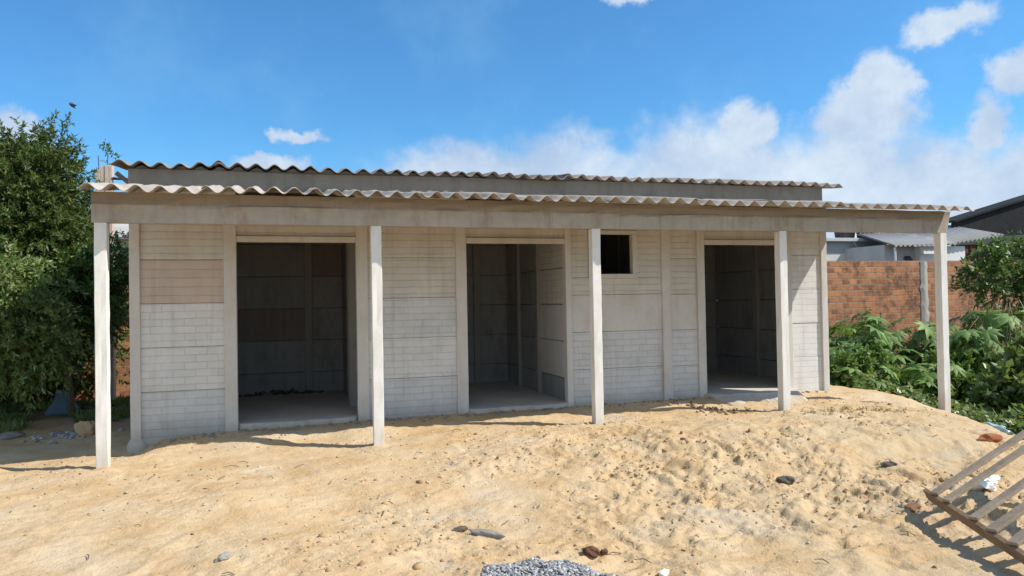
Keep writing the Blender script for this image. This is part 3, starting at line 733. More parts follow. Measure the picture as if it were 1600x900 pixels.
def crown(name, lobes, n_twig, n_leaf, ln, wd, m, parent, droop=0.2, twig=0.35, loc=(0, 0, 0), shell=0.62, spread=0.8, gap=0.0, zmin=None):
    """leafy crown: twigs near the surface of overlapping lobes (x, y, z, rx, ry, rz), each twig a spray of leaves"""
    L = np.array(lobes, float); vol = (L[:, 3] * L[:, 4] * L[:, 5]) ** (2 / 3); pick = RNG.choice(len(L), n_twig, p=vol / vol.sum())
    d = unit(RNG.normal(size=(n_twig, 3))); r = RNG.uniform(shell, 1.04, n_twig) + 0.12 * RNG.normal(size=n_twig)
    P = L[pick, :3] + d * L[pick, 3:6] * r[:, None]
    if gap:
        keep = (vn(P[:, 0] * 2.1 + P[:, 2], P[:, 1] * 2.1 + P[:, 2] * 1.9 + 7) > -0.5 + gap); P = P[keep]; d = d[keep]
    if zmin is not None: kp = P[:, 2] > zmin; P = P[kp]; d = d[kp]
    n = len(P); out = unit(d * 0.8 + RNG.normal(size=(n, 3)) * 0.35 + np.array([0, 0, 0.25]))
    tl = twig * RNG.uniform(0.5, 1.3, n); t = RNG.random((n, n_leaf))
    base = P[:, None, :] + out[:, None, :] * (t * tl[:, None])[..., None] - np.array([0, 0, 1.0]) * (droop * tl[:, None] * t ** 2)[..., None]
    dl = unit(out[:, None, :] * 0.9 + RNG.normal(size=(n, n_leaf, 3)) * spread - np.array([0, 0, droop]))
    sd = unit(np.cross(dl, RNG.normal(size=(n, n_leaf, 3)) + np.array([0, 0, 1.5])))
    k = n * n_leaf
    V, Fq = leaf_quads(base.reshape(-1, 3), dl.reshape(-1, 3), sd.reshape(-1, 3), ln * RNG.uniform(0.6, 1.3, k), wd * RNG.uniform(0.7, 1.3, k), 0.06)
    return raw_mesh(name, V, Fq, m, parent, loc)


def branchy(name, base, height, r, m, parent, tips, fork=0.35):
    bm = bmesh.new(); b = Vector(base); top = b + Vector((RNG.normal(0, .1), RNG.normal(0, .1), height))
    pts = [b.lerp(top, t) + Vector((RNG.normal(0, .04), RNG.normal(0, .04), 0)) for t in (0, .2, .4, .6, .8, 1)]
    tube(bm, pts, [r, r * .85, r * .7, r * .55, r * .38, r * .15], 9)
    for tp in tips:
        tp = Vector(tp); s = min(max((tp.z - b.z) / max(height, .01) * 0.6, fork * 0.5), 0.85); p0 = b.lerp(top, s)
        mid = p0.lerp(tp, .5) + Vector((RNG.normal(0, .06), RNG.normal(0, .06), .08)); tube(bm, [p0, mid, tp], [r * .4, r * .25, r * .07], 6)
    return obj(name, bm, m, parent)


M['leafA'] = leaf_mat('evergreen leaf', (0.03, 0.06, 0.017), (0.13, 0.185, 0.05), (0.20, 0.17, 0.06), 0.28)
M['leafB'] = leaf_mat('bright shrub leaf', (0.09, 0.15, 0.045), (0.25, 0.33, 0.115), (0.28, 0.20, 0.11), 0.28)
M['leafC'] = leaf_mat('castor leaf', (0.09, 0.175, 0.045), (0.23, 0.34, 0.095), None, 0.25, 0.55, 0.3)
M['leafD'] = leaf_mat('weed leaf', (0.08, 0.14, 0.042), (0.25, 0.33, 0.11), (0.22, 0.2, 0.09), 0.28, 0.42, 0.45)
M['leafE'] = leaf_mat('tall shrub leaf', (0.055, 0.115, 0.032), (0.14, 0.22, 0.06), (0.2, 0.19, 0.07), 0.28, 0.45, 0.4)
M['stem'] = plain('green brown stem', (0.20, 0.17, 0.08), 0.2, 8)
M['dry'] = plain('dry stalk', (0.38, 0.33, 0.20), 0.2, 8)

# big tree beyond the left corner
T = thing('evergreen_tree', 'tall dense feathery evergreen tree rising behind the left end of the veranda', 'tree', (-2.6, 4.9, -0.1))
lob = [(0.9, 0, 2.6, .85, .9, .9), (0.2, -.2, 2.3, .9, .9, 1.0), (0.85, -.1, 3.3, .5, .6, .75), (0.95, .1, 3.8, .24, .3, .45), (1.25, 0.1, 1.75, .55, .7, .7), (0.2, 0, 3.3, .6, .7, .7),
       (-.7, 0, 2.6, 1.0, 1, 1.2), (-.8, 0, 1.6, 1.0, 1, .8), (.5, -.3, 1.5, .8, .7, .6), (1.22, .0, 3.05, .26, .4, .5), (1.25, 0.2, 2.35, .38, .5, .6), (0.45, 0.1, 3.75, .3, .35, .4)]
crown('crown', lob, 6600, 28, 0.085, 0.024, M['leafA'], T, 0.25, 0.34, shell=0.25, gap=0.22)
branchy('trunk', (0, 0, -0.2), 3.4, 0.14, M['bark'], T, [l[:3] for l in lob])

# bright drooping shrub nearer the camera at the left edge
T = thing('drooping_shrub', 'sunlit bright green drooping shrub at the left edge in front of the evergreen', 'shrub', (-1.78, 2.95, -0.1))
lob = [(0.25, 0, 1.55, .50, .5, .55), (0.55, -.1, 1.22, .42, .4, .38), (0.0, .1, 2.0, .40, .5, .45), (-.4, 0, 1.5, .6, .6, .7), (0.15, -.2, 1.1, .5, .4, .4)]
crown('crown', lob, 1150, 24, 0.075, 0.026, M['leafB'], T, 0.75, 0.26, shell=0.5, gap=0.12)
branchy('trunk', (-.3, 0, -0.2), 1.7, 0.06, M['bark'], T, [l[:3] for l in lob])

# the mid-height shrub beside the first post
T = thing('leafy_shrub', 'mid green shrub between the evergreen tree and the first veranda post', 'shrub', (-1.25, 4.2, -0.1))
lob = [(0.1, 0, 2.05, .35, .4, .35), (0.3, .1, 1.6, .35, .4, .4), (-.15, 0, 1.7, .4, .4, .45), (0.55, .4, 2.2, .3, .3, .4)]
crown('crown', lob, 650, 24, 0.08, 0.03, M['leafE'], T, 0.3, 0.26, shell=0.4, gap=0.15)
branchy('trunk', (0, 0.1, -0.2), 1.9, 0.05, M['bark'], T, [l[:3] for l in lob])

# dark thicket further back that closes the view under the tree
T = thing('background_thicket', 'dark shaded thicket under the evergreen tree against the boundary wall', 'thicket', (-2.6, 5.7, -0.1))
lob = [(-1.5, 0, .9, 1.2, .4, 1.0), (0, 0, .8, 1.0, .4, .9), (1.0, .1, .9, .7, .35, 1.0), (1.25, 0, 1.7, .5, .4, .8), (-.6, 0, 1.8, 1.2, .4, .8)]
crown('foliage', lob, 1500, 20, 0.10, 0.04, M['leafA'], T, 0.2, 0.3, shell=0.2)
branchy('stem', (0, 0, -0.2), 1.6, 0.05, M['bark'], T, [l[:3] for l in lob])

# pine bough showing at the top left corner
T = thing('leaning_conifer', 'dark conifer whose bough tip leans in at the far left above the evergreen', 'tree', (-4.2, 5.6, -0.1))
crown('crown', [(0.9, 0, 4.2, .45, .3, .3), (1.35, -.05, 4.35, .25, .2, .16), (1.0, 0, 4.65, .16, .2, .3), (0.2, 0, 3.6, .8, .8, .8), (0, 0, 2.6, 1., 1., 1.)], 900, 22, 0.11, 0.014, M['leafA'], T, 0.5, 0.35, shell=0.1, spread=0.6)
branchy('trunk', (0, 0, -0.2), 4.4, 0.12, M['bark'], T, [(1.2, 0, 4.3), (0.7, 0, 4.6), (0.3, 0, 3.8)])


# castor oil plants in front of the brick wall
def castor_leaf(P, nrm, heading, size):
    """palmate leaf of eight pointed lobes"""
    nrm = nrm / np.linalg.norm(nrm); h = heading - nrm * heading.dot(nrm); h /= np.linalg.norm(h); s = np.cross(nrm, h); V = []; Fq = []
    for i, a in enumerate(np.radians([-140, -98, -60, -20, 20, 60, 98, 140])):
        ln = size * (1.0 - 0.42 * abs(math.degrees(a)) / 140); d = h * math.cos(a) + s * math.sin(a); sd = np.cross(nrm, d); w = ln * 0.17
        b = len(V); fold = nrm * ln * 0.05
        V += [P, P + d * ln * .5 + sd * w - fold, P + d * ln - nrm * ln * .28, P + d * ln * .5 - sd * w - fold, P + d * ln * .5 + nrm * ln * 0.03]
        Fq += [(b, b + 1, b + 4), (b + 1, b + 2, b + 4), (b + 2, b + 3, b + 4), (b + 3, b, b + 4)]
    return V, Fq


def castor_plant(x, y, h, n, label, size=0.24, lean=(0, 0)):
    z = gz(x, y) - 0.05; T = thing('castor_plant', label, 'plant', (x, y, z), 0, 'castor oil plants by the brick wall')
    bm = bmesh.new(); V = []; Fq = []
    nb = max(2, n // 7)
    for b_ in range(nb):
        a = 2 * math.pi * b_ / nb + RNG.uniform(-.5, .5); r = h * 0.25 * RNG.uniform(.3, 1.0) * (b_ > 0); top = Vector((lean[0] + r * math.cos(a), lean[1] + r * math.sin(a), h * RNG.uniform(.72, 1.0) if b_ else h * .92))
        mid = Vector((top.x * .35, top.y * .35, top.z * .5)); tube(bm, [(0, 0, -0.1), mid, top], [0.02, 0.015, 0.008], 6)
        for i in range(n // nb + 1):
            t = RNG.uniform(.45, 1.0); p0 = mid.lerp(top, (t - .45) / .55); aa = RNG.uniform(0, 2 * math.pi); pl = RNG.uniform(.12, .34) * (0.6 + size * 1.6)
            hd = np.array([math.cos(aa), math.sin(aa), 0.0]); e = np.array(p0) + hd * pl + np.array([0, 0, pl * RNG.uniform(0.1, .7)])
            tube(bm, [p0, Vector(p0).lerp(Vector(e), .5) + Vector((0, 0, .03)), Vector(e)], [.006, .005, .004], 4)
            v, f = castor_leaf(e, hd * RNG.uniform(.2, .8) + np.array([RNG.normal(0, .25), RNG.normal(0, .25), 1.0]), hd, size * RNG.uniform(.6, 1.15))
            o = len(V); V += v; Fq += [tuple(q + o for q in ff) for ff in f]
    # weld each leaf into one island by its shared centre
    raw_mesh('foliage', np.array(V), np.array(Fq), M['leafC'], T); obj('stem', bm, M['stem'], T)


for a in [(11.6, 3.5, 1.65, 40, 'tall castor plant with glossy hand-shaped leaves nearest the right end of the house', .38),
          (12.6, 3.9, 1.95, 46, 'spreading castor plant left of the wall column with its leaves against bare bricks', .38),
          (13.5, 3.7, 1.75, 40, 'castor plant directly below the concrete wall column', .36),
          (11.2, 2.7, 0.62, 18, 'low castor plant at the sand edge close to the house corner', .28),
          (12.3, 2.6, 1.05, 28, 'low castor plant in the middle of the sand edge left of the last post', .30),
          (13.7, 2.9, 1.60, 36, 'castor plant showing just left of the last veranda post', .36),
          (15.0, 3.6, 2.0, 34, 'tall castor plant showing just right of the last veranda post', .40),
          (15.9, 4.1, 2.15, 32, 'castor plant under the tall shrub at the right', .38)]:
    castor_plant(*a)


def shrub(name, label, x, y, lobes, n, leaf, m, group=None, droop=.2, twig=.22, cat='shrub', stem_h=.6, nl=16, gap=.12):
    z = gz(x, y) - .05; T = thing(name, label, cat, (x, y, z), 0, group)
    crown('foliage', lobes, n, nl, leaf[0], leaf[1], m, T, droop, twig, shell=.35, gap=gap, zmin=-.1); branchy('stem', (0, 0, -.2), stem_h, .025, M['stem'], T, [l[:3] for l in lobes]); return T


G = 'leafy bushes beyond the sand edge'
shrub('leafy_bush', 'pale-leaved bush just right of the last veranda post', 13.0, 1.3, [(0, 0, .75, .55, .5, .5), (.5, .1, .95, .5, .4, .45), (-.4, 0, .5, .4, .4, .4)], 520, (.15, .10), M['leafD'], G)
shrub('leafy_bush', 'broad bush filling the middle of the right edge with light tips', 14.0, 1.1, [(0, 0, .9, .7, .6, .6), (.5, .3, 1.2, .5, .5, .5), (-.5, .2, 1.1, .45, .5, .5)], 800, (.15, .10), M['leafD'], G)
shrub('leafy_bush', 'shaded low bush at the foot of the right edge beside the litter', 12.2, -.1, [(0, 0, .45, .6, .5, .45), (.6, .1, .6, .5, .5, .5), (-.55, .3, .3, .4, .4, .35)], 650, (.13, .08), M['leafD'], G)
shrub('leafy_bush', 'dark bush behind the last post between castor plants', 12.9, 2.7, [(0, 0, .5, .7, .5, .5), (-.8, .1, .4, .6, .5, .4), (.7, 0, .6, .5, .5, .5)], 650, (.12, .07), M['leafC'], G)
shrub('leafy_bush', 'low green bush at the foot of the house corner', 11.0, 3.1, [(0, 0, .35, .6, .5, .4), (.5, .2, .45, .5, .5, .4)], 420, (.11, .065), M['leafC'], G)
shrub('leafy_bush', 'tangled bush under the tall shrub with dry stalks', 15.2, 2.4, [(0, 0, 1.0, .8, .6, .7), (.8, 0, 1.3, .7, .6, .6), (-.5, 0, .8, .5, .5, .5)], 800, (.13, .06), M['leafD'], G)
shrub('leafy_bush', 'nearest bush at the lower right frame edge above the wooden frame', 11.9, -1.3, [(0, 0, .45, .5, .6, .4), (.7, .1, .6, .5, .6, .5), (.2, -.8, .4, .5, .5, .35)], 520, (.13, .08), M['leafD'], G)
T = shrub('tall_shrub', 'tall loose green shrub in front of the dark shed roof at the right edge', 15.5, 3.9,
          [(0.35, 0, 2.75, .55, .5, .45), (.7, 0, 2.9, .45, .4, .42), (-.3, 0, 2.5, .4, .4, .3), (.9, .1, 2.4, .7, .5, .5), (-.6, 0, 2.15, .35, .3, .22), (.1, 0, 2.95, .22, .25, .32), (1.2, 0, 2.8, .5, .5, .5)], 900, (.12, .05), M['leafE'], None, .35, .30, 'shrub', 2.6, 11, .34)
T = thing('dry_stalks', 'bundle of arching dry straw-coloured stalks in front of the brick wall at the right', 'stalks', (15.0, 3.2, gz(15.0, 3.2)))
bm = bmesh.new()
for i in range(46):
    a = RNG.uniform(0, 6.28); r = RNG.uniform(.3, 1.1); h = RNG.uniform(1.2, 2.1); b0 = (RNG.normal(0, .15), RNG.normal(0, .15), 0)
    tube(bm, [b0, (b0[0] + r * .35 * math.cos(a), b0[1] + r * .35 * math.sin(a), h * .7), (b0[0] + r * .8 * math.cos(a), b0[1] + r * .8 * math.sin(a), h), (b0[0] + r * 1.25 * math.cos(a), b0[1] + r * 1.25 * math.sin(a), h * .82)], [.008, .007, .005, .003], 4)
obj('stalk', bm, M['dry'], T)

# ground cover beyond the sand edge: one mass of weeds
n = 5200; x = RNG.uniform(10.3, 18, n); y = RNG.uniform(-3.5, 6.1, n); ed = np.interp(y, [-5, -3, -2.1, -1, 0, .9, 2, 4, 7], [10.6, 10.4, 10.2, 10.7, 10.95, 10.9, 10.75, 10.5, 10.4])
kp = x > ed + RNG.uniform(-.15, .5, n); x, y = x[kp], y[kp]; z = ground_z(x, y); n = len(x); nl = 12
P = np.stack([x, y, z], -1)[:, None, :] + RNG.normal(size=(n, nl, 3)) * np.array([.1, .1, 0]) + np.array([0, 0, 1.0]) * RNG.uniform(0, .38, (n, nl, 1))
D = unit(RNG.normal(size=(n, nl, 3)) * np.array([1, 1, .4]) + np.array([0, 0, .5])); S = unit(np.cross(D, RNG.normal(size=(n, nl, 3)) + np.array([0, 0, 1.2])))
V, Fq = leaf_quads(P.reshape(-1, 3), D.reshape(-1, 3), S.reshape(-1, 3), .10 * RNG.uniform(.6, 1.3, n * nl), .055 * RNG.uniform(.6, 1.3, n * nl), .05)
setp(raw_mesh('weeds', V, Fq, M['leafD']), 'low dense weeds covering the ground beyond the sand edge at the right', 'weeds', None, 'stuff')

# shaded grass at the left
n = 5200; x = RNG.uniform(-4.5, 0.02, n); y = RNG.uniform(2.2, 5.6, n)
kp = (fbm(x, y, 1.3, 3, .5, 77) + 0.26 * (y - 3.9) - .10 * (x + 1.2) > 0.06); x, y = x[kp], y[kp]; z = ground_z(x, y); n = len(x); nl = 7
P = np.stack([x, y, z], -1)[:, None, :] + RNG.normal(size=(n, nl, 3)) * np.array([.03, .03, 0]); D = unit(RNG.normal(size=(n, nl, 3)) * .5 + np.array([0, 0, 1.0])); S = unit(np.cross(D, RNG.normal(size=(n, nl, 3))))
V, Fq = leaf_quads(P.reshape(-1, 3), D.reshape(-1, 3), S.reshape(-1, 3), .10 * RNG.uniform(.4, 1.4, n * nl), .016 * RNG.uniform(.6, 1.5, n * nl), .1)
setp(raw_mesh('grass', V, Fq, M['leafD']), 'patchy short grass in the shade under the trees at the left', 'grass', None, 'stuff')

# sprig growing on the pillar top
crown('sprig', [(0, 0, 0.1, .03, .03, .16), (.12, 0, .06, .05, .03, .05)], 22, 7, .05, .02, M['leafE'], PL, .1, .06, loc=(0.0, .06, 3.9))


# ------------------------------------------------------------------ loose things on the sand
def rock_bm(s, seed, sub=3, rough=.25):
    bm = bmesh.new(); bmesh.ops.create_icosphere(bm, subdivisions=sub, radius=1.0); r = np.random.default_rng(seed); o = r.uniform(0, 90)
    for v in bm.verts:
        c = v.co; k_ = 1 + rough * 2 * float(fbm(np.array(c.x * 1.3 + c.z + o), np.array(c.y * 1.3 - c.z * .7 + o), 1.2, 3))
        v.co = Vector((c.x * s[0] * k_, c.y * s[1] * k_, c.z * s[2] * k_))
    return bm


def rock(name, label, cat, x, y, s, m, rz=0.0, seed=1, sink=.3, sub=3, rough=.25, group=None):
    o = obj(name, rock_bm(s, seed, sub, rough), m, None, (x, y, gz(x, y) + s[2] * (1 - 2 * sink))); o.rotation_euler = (0, 0, rz)
    return setp(o, label, cat, group)


M['darkstone'] = plain('dark stone', (0.10, 0.085, 0.07), 0.3, 14)
M['clay'] = plain('dark red clay', (0.11, 0.05, 0.028), 0.3, 16)
M['cement'] = plain('grey cement', (0.27, 0.25, 0.22), 0.2, 14)
M['brickbit'] = plain('broken clay brick', (0.34, 0.125, 0.055), 0.2, 14)
M['whitebit'] = plain('white glaze', (0.82, 0.82, 0.80), 0.05, 9)
M['plastic'] = plain('crumpled white plastic', (0.80, 0.80, 0.80), 0.06, 9, 0.4, 0.5)
M['bluep'] = plain('pale blue plastic', (0.22, 0.36, 0.40), 0.15, 9, 0.4, 0.5)
M['tarp'] = plain('blue grey tarp', (0.11, 0.17, 0.22), 0.2, 9, 0.6, 0.3)
M['clod'] = plain('sand clod', (0.50, 0.35, 0.195), 0.2, 18)
rock('dark_stone', 'small dark stone beside the grey cement chunk in the foreground sand', 'stone', 2.80, -2.64, (.06, .028, .025), M['darkstone'], .3, 3)
rock('cement_chunk', 'long grey chunk of cement lying in the foreground sand', 'rubble', 2.93, -2.82, (.115, .026, .024), M['cement'], -.75, 5)
rock('clay_lump', 'dark reddish lump of clay right of the gravel heap', 'lump', 3.45, -3.38, (.055, .04, .035), M['clay'], .1, 8)
rock('clay_lump', 'smaller dark reddish lump of clay touching the bigger one', 'lump', 3.535, -3.39, (.026, .02, .02), M['clay'], .4, 12)
rock('white_fragment', 'white chip of tile on the sand right of the clay lumps', 'fragment', 3.72, -3.80, (.042, .026, .02), M['whitebit'], .2, 4, sub=1)
rock('dark_stone', 'dark stone half buried in a hollow of the sand slope at mid right', 'stone', 5.66, -2.33, (.085, .06, .045), M['darkstone'], -.1, 15)
rock('dark_stone', 'small dark flat stone on the sand slope left of the wooden frame', 'stone', 6.86, -2.2, (.07, .03, .03), M['darkstone'], -.3, 19)
rock('brick_fragment', 'broken orange brick above the wooden frame', 'brick', 8.38, -1.92, (.11, .06, .055), M['brickbit'], -.3, 21, sub=2, rough=.35)
rock('brick_fragment', 'brown broken brick lying under the near corner of the wooden frame', 'brick', 6.12, -3.18, (.085, .05, .04), plain('brown brick', (0.20, 0.11, 0.06), .2, 14), .2, 23, sub=2)
rock('plastic_bag', 'crumpled white plastic bag on the sand behind the wooden frame', 'bag', 6.92, -3.12, (.13, .09, .07), M['plastic'], .3, 27, .25, 3, .6)
rock('plastic_bag', 'pale blue plastic scrap at the foot of the bushes', 'bag', 9.55, -1.0, (.16, .09, .06), M['bluep'], -.5, 31, .3, 3, .5)
rock('sand_clod', 'rounded clod of sand in the shade left of the first post', 'clod', -0.66, 2.55, (.13, .11, .11), M['clod'], .2, 33, .2)
rock('cement_chunk', 'flat grey cement lump in the shade at the left edge', 'rubble', -1.55, 2.75, (.16, .1, .05), M['cement'], .5, 35)
rock('cement_chunk', 'small grey cement lump on the sand at the lower left', 'rubble', 1.31, -2.86, (.05, .03, .026), M['cement'], .8, 37)

# rubble: pale broken bits in the shade on the left, and gravel, pebbles, clods (nobody could count them)
def scatter(name, pts, sizes, m, label, cat, flat=.7):
    ico = bmesh.new(); bmesh.ops.create_icosphere(ico, subdivisions=1, radius=1.0); ico.verts.ensure_lookup_table()
    B = np.array([v.co[:] for v in ico.verts]); Fi = np.array([[v.index for v in f.verts] for f in ico.faces]); ico.free(); n = len(pts); nb = len(B)
    k_ = 1 + RNG.normal(0, .22, (n, nb)); a = RNG.uniform(0, 6.28, n); sc = np.stack([RNG.uniform(.7, 1.4, n), RNG.uniform(.6, 1.1, n), flat * RNG.uniform(.7, 1.2, n)], -1)
    Q = B[None] * k_[..., None] * (sc * sizes[:, None])[:, None, :]; x = Q[..., 0] * np.cos(a)[:, None] - Q[..., 1] * np.sin(a)[:, None]; y = Q[..., 0] * np.sin(a)[:, None] + Q[..., 1] * np.cos(a)[:, None]
    V = np.stack([x, y, Q[..., 2]], -1) + pts[:, None, :]
    return setp(raw_mesh(name, V.reshape(-1, 3), (Fi[None] + (np.arange(n) * nb)[:, None, None]).reshape(-1, 3), m), label, cat, None, 'stuff')


def stone_mat(name, cols):
    m, k, b = mat(name, .9, .2); r = k.n('ShaderNodeNewGeometry').outputs['Random Per Island']; c = c4(cols[0])
    for i, q in enumerate(cols[1:]): c = k.mix(k.ramp(r, (i + 1) / len(cols) - .01, (i + 1) / len(cols) + .01), c, c4(q))
    k.put(b.inputs['Base Color'], c); bump(k, b, k.noise(objco(k), 60, 3), .4, .004); return m


def on_ground(x, y, up=0.0): return np.stack([x, y, ground_z(x, y) + up], -1)


n = 5200; a = RNG.uniform(0, 6.283, n); r = np.sqrt(RNG.random(n)) * (1 + .25 * vn(np.cos(a) * 2 + 5, np.sin(a) * 2 + 5)); x = 3.02 + r * .38 * np.cos(a); y = -3.78 + r * .40 * np.sin(a)
hh = .055 * np.clip(1 - r ** 1.4, 0, 1) * RNG.random(n) ** .4
scatter('gravel_heap', on_ground(x, y, hh), RNG.uniform(.006, .014, n), stone_mat('gravel', [(.27, .27, .275), (.34, .34, .345), (.18, .185, .20), (.23, .23, .235), (.48, .48, .47)]), 'small heap of grey crushed gravel at the bottom middle of the photo', 'gravel')
n = 5200; x = RNG.uniform(-1, 9.4, n); y = RNG.uniform(-4.3, 1.0, n); kp = (vn(x * 1.1, y * 1.6) + .35 * RNG.random(n) > .05); x, y = x[kp], y[kp]
scatter('pebbles', on_ground(x, y, .002), .004 + .011 * RNG.random(len(x)) ** 6, stone_mat('pebble', [(.30, .20, .11), (.20, .14, .09), (.42, .33, .22), (.13, .10, .08), (.5, .45, .38)]), 'small dark and pale pebbles scattered over the sand', 'pebbles')
n = 9000; x = RNG.uniform(1.5, 9.2, n); y = RNG.uniform(-3.6, .3, n); kp = (fbm(x + 0.25 * fbm(x, y, 1.7, 3, .5, 61), y + 0.25 * fbm(x, y, 1.7, 3, .5, 71), 0.85, 4, .6, 81) + .10 * sst(x, 3, 6) + RNG.normal(0, .06, n) > .10); x, y = x[kp], y[kp]
scatter('sand_lumps', on_ground(x, y, -.002), .004 + .017 * RNG.random(len(x)) ** 5, M['clod'], 'crumbly lumps of damp sand over the right slope', 'sand lumps')
n = 1300; x = RNG.uniform(1.6, 9.1, n); y = RNG.uniform(-3.3, .2, n); kp = fbm(x + 0.25 * fbm(x, y, 1.7, 3, .5, 61), y + 0.25 * fbm(x, y, 1.7, 3, .5, 71), 0.85, 4, .6, 81) + .10 * sst(x, 3, 6) + RNG.normal(0, .08, n) > .13; x, y = x[kp], y[kp]
scatter('sand_clods', on_ground(x, y, -.004), .011 + .022 * RNG.random(len(x)) ** 2.5, stone_mat('damp clod', [(.44, .30, .16), (.36, .24, .13), (.50, .36, .21), (.28, .18, .10)]), 'bigger crumbly damp clods broken out of the right sand slope', 'clods', .75)
n = 80; x = -.95 + RNG.normal(0, .20, n); y = 2.62 + RNG.normal(0, .14, n)
scatter('rubble', on_ground(x, y, .01), RNG.uniform(.015, .045, n), stone_mat('rubble', [(.36, .38, .39), (.30, .34, .38), (.46, .46, .44), (.26, .25, .23)]), 'patch of pale bluish rubble in the shade left of the first post', 'rubble', .5)
n = 80; x = 6.72 + RNG.normal(0, .20, n); y = .40 - (x - 6.72) * .5 + RNG.normal(0, .15, n)
scatter('debris', on_ground(x, y, .012), .008 + .03 * RNG.random(n) ** 2, stone_mat('debris', [(.30, .19, .10), (.22, .13, .07), (.40, .32, .24), (.36, .25, .14)]), 'strip of brown roots and broken bits on the sand before the third doorway', 'debris', .6)
n = 260; x = RNG.uniform(.3, 9.0, n); y = 1.08 + RNG.normal(0, .05, n)
scatter('mortar_crumbs', on_ground(x, y, .006), RNG.uniform(.008, .028, n), M['cement'], 'grey mortar crumbs along the foot of the front wall', 'crumbs')
n = 90; x = RNG.uniform(1.0, 2.2, n); y = YB - .06 - np.abs(RNG.normal(0, .09, n)); z = np.full(n, .155) + .05 * RNG.random(n) * (np.abs(x - 1.5) < .3)
scatter('room_rubble', np.stack([x, y, z], -1), .012 + .04 * RNG.random(n) ** 2, M['darkstone'], 'dark rubble swept against the back wall inside the first room', 'rubble')
# dry twigs
bm = bmesh.new()
for i in range(60):
    x, y = RNG.uniform(0.5, 8.5), RNG.uniform(-4, .4); a = RNG.uniform(0, 3.14); l = RNG.uniform(.04, .14); z = gz(x, y) + .008
    tube(bm, [(x, y, z), (x + l * .5 * math.cos(a), y + l * .5 * math.sin(a), z + .012), (x + l * math.cos(a + .2), y + l * math.sin(a + .2), z + .003)], [.003, .003, .002], 4)
setp(obj('twigs', bm, M['bark']), 'thin dry twigs scattered over the sand', 'twigs', None, 'stuff')

n = 70; cx = RNG.choice([8.6, 6.9, 8.0, 7.6, 5.9, 8.6], n); cy = np.select([cx == 8.6, cx == 6.9, cx == 8.0, cx == 7.6, cx == 5.9], [-.3, .25, -.25, -.15, -2.7], -2.2)
x = cx + RNG.normal(0, .22, n); y = cy + RNG.normal(0, .09, n); z = ground_z(x, y); nl = 9
P = np.stack([x, y, z], -1)[:, None, :] + RNG.normal(size=(n, nl, 3)) * np.array([.012, .012, 0]); D = unit(RNG.normal(size=(n, nl, 3)) * .7 + np.array([0, 0, .8])); S = unit(np.cross(D, RNG.normal(size=(n, nl, 3))))
V, Fq = leaf_quads(P.reshape(-1, 3), D.reshape(-1, 3), S.reshape(-1, 3), .045 * RNG.uniform(.4, 1.4, n * nl), .008 * RNG.uniform(.6, 1.5, n * nl), .1)
setp(raw_mesh('weed_tufts', V, Fq, leaf_mat('dusty blade', (.16, .17, .07), (.30, .26, .12))), 'tiny dusty tufts of grass sprouting from the sunlit sand', 'grass', None, 'stuff')

# tarp and bags under the tree
def tarp():
    bm = bmesh.new(); n = 14; G_ = [[None] * (n + 1) for _ in range(n + 1)]
    for i in range(n + 1):
        for j in range(n + 1):
            u, v = i / n * 2 - 1, j / n * 2 - 1; r = max(abs(u), abs(v)); h = .42 * (1 - r) ** .9 + .06 * float(fbm(np.array(u * 3.), np.array(v * 3.), 1, 3))
            G_[i][j] = bm.verts.new((u * .2, v * .16, max(h * .85, 0.0) + .01))
    for i in range(n):
        for j in range(n): bm.faces.new((G_[i][j], G_[i + 1][j], G_[i + 1][j + 1], G_[i][j + 1]))
    o = obj('tarp', bm, M['tarp'], None, (-1.42, 4.5, gz(-1.42, 4.5)), smooth=True); md = o.modifiers.new('solid', 'SOLIDIFY'); md.thickness = .004
    return setp(o, 'peaked blue grey tarp heaped in the shade under the trees', 'tarp')
tarp()
rock('rubbish_bag', 'dull dark rubbish bag behind the peaked tarp under the trees', 'bag', -1.52, 4.85, (.11, .1, .17), M['tarp'], .2, 41, .1, 3, .4)

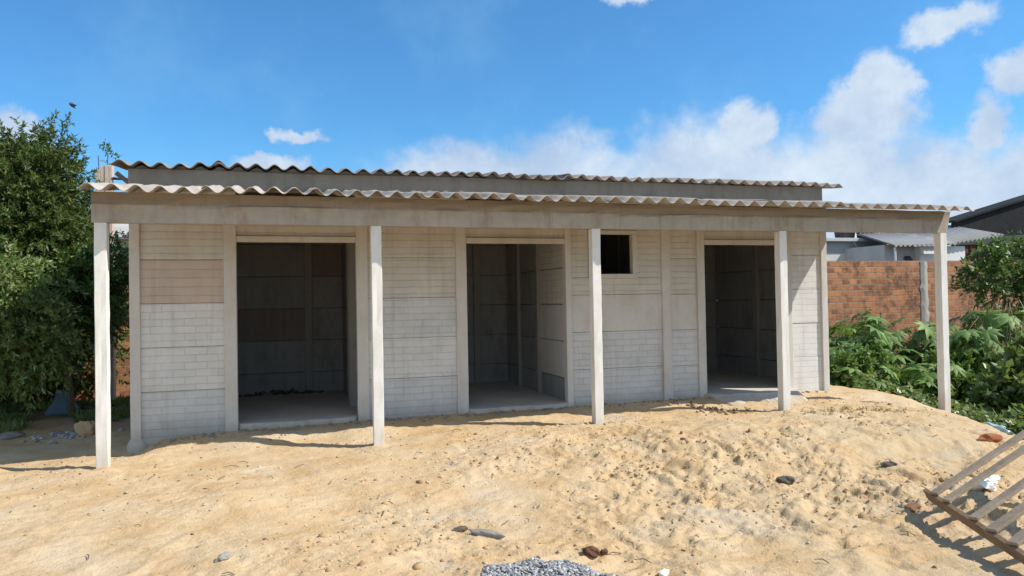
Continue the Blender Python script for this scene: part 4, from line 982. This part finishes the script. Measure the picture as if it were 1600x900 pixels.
# wooden frame lying tilted at the right
FR = thing('wooden_frame', 'weathered timber frame of slats, like a pallet, tilted on the sand at the lower right', 'pallet', (6.125, -3.30, 0.05))
r_ = Vector((-.44, -.90, 0)).normalized(); v_ = Vector((.685, -.05, .33)).normalized(); n_ = r_.cross(v_).normalized()
if n_.z < 0: n_ = -n_
bm = bmesh.new(); oriented_box(bm, r_ * -.03 - n_ * .045, r_ * 1.75 - n_ * .045, .032, .085, n_); obj('rail', bm, M['woodrail'], FR, bevel=.003)
bm = bmesh.new(); oriented_box(bm, v_ * 1.25 + r_ * -.03 - n_ * .045, v_ * 1.25 + r_ * 1.75 - n_ * .045, .032, .085, n_); obj('rail', bm, M['woodrail'], FR, bevel=.003)
for k_, (s, w, e) in enumerate([(.16, .075, .0), (.36, .07, .004), (.76, .072, .002), (.99, .085, 0), (1.24, .08, .003), (1.5, .075, 0)]):
    bm = bmesh.new(); oriented_box(bm, r_ * s - v_ * .0 + n_ * (.012 + e), r_ * (s + RNG.uniform(-.02, .02)) + v_ * 1.28 + n_ * (.012 + e), w, .02, n_); obj('slat', bm, M['wood'], FR, bevel=.002)
for s in (.3, 1.4):
    bm = bmesh.new(); p = v_ * 1.2 + r_ * s - n_ * .06; oriented_box(bm, p, (p.x + .12, p.y, -.25), .05, .03, (0, 1, 0)); obj('prop', bm, M['woodrail'], FR, bevel=.002)

# small dark bird in the sky
def bird():
    bm = bmesh.new(); tube(bm, [(-.08, 0, 0), (-.045, 0, .004), (0, 0, 0), (.045, 0, -.004), (.09, 0, -.009)], [.01, .03, .036, .024, .008], 8)
    T = obj('bird', bm, M['darktrim'], None, (-3.11, 12, 6.26), smooth=True)
    bm = bmesh.new()
    for s in (-1, 1):
        q = [bm.verts.new(c) for c in ((-.05, s * .03, .015), (.05, s * .03, .015), (.03, s * .14, .07), (-.03, s * .2, .05))]; bm.faces.new(q)
    o = obj('wing', bm, M['darktrim'], T); o.modifiers.new('solid', 'SOLIDIFY').thickness = .006
    T.rotation_euler = (.4, .5, .7); return setp(T, 'tiny dark bird flying high above the evergreen tree', 'bird')
bird()
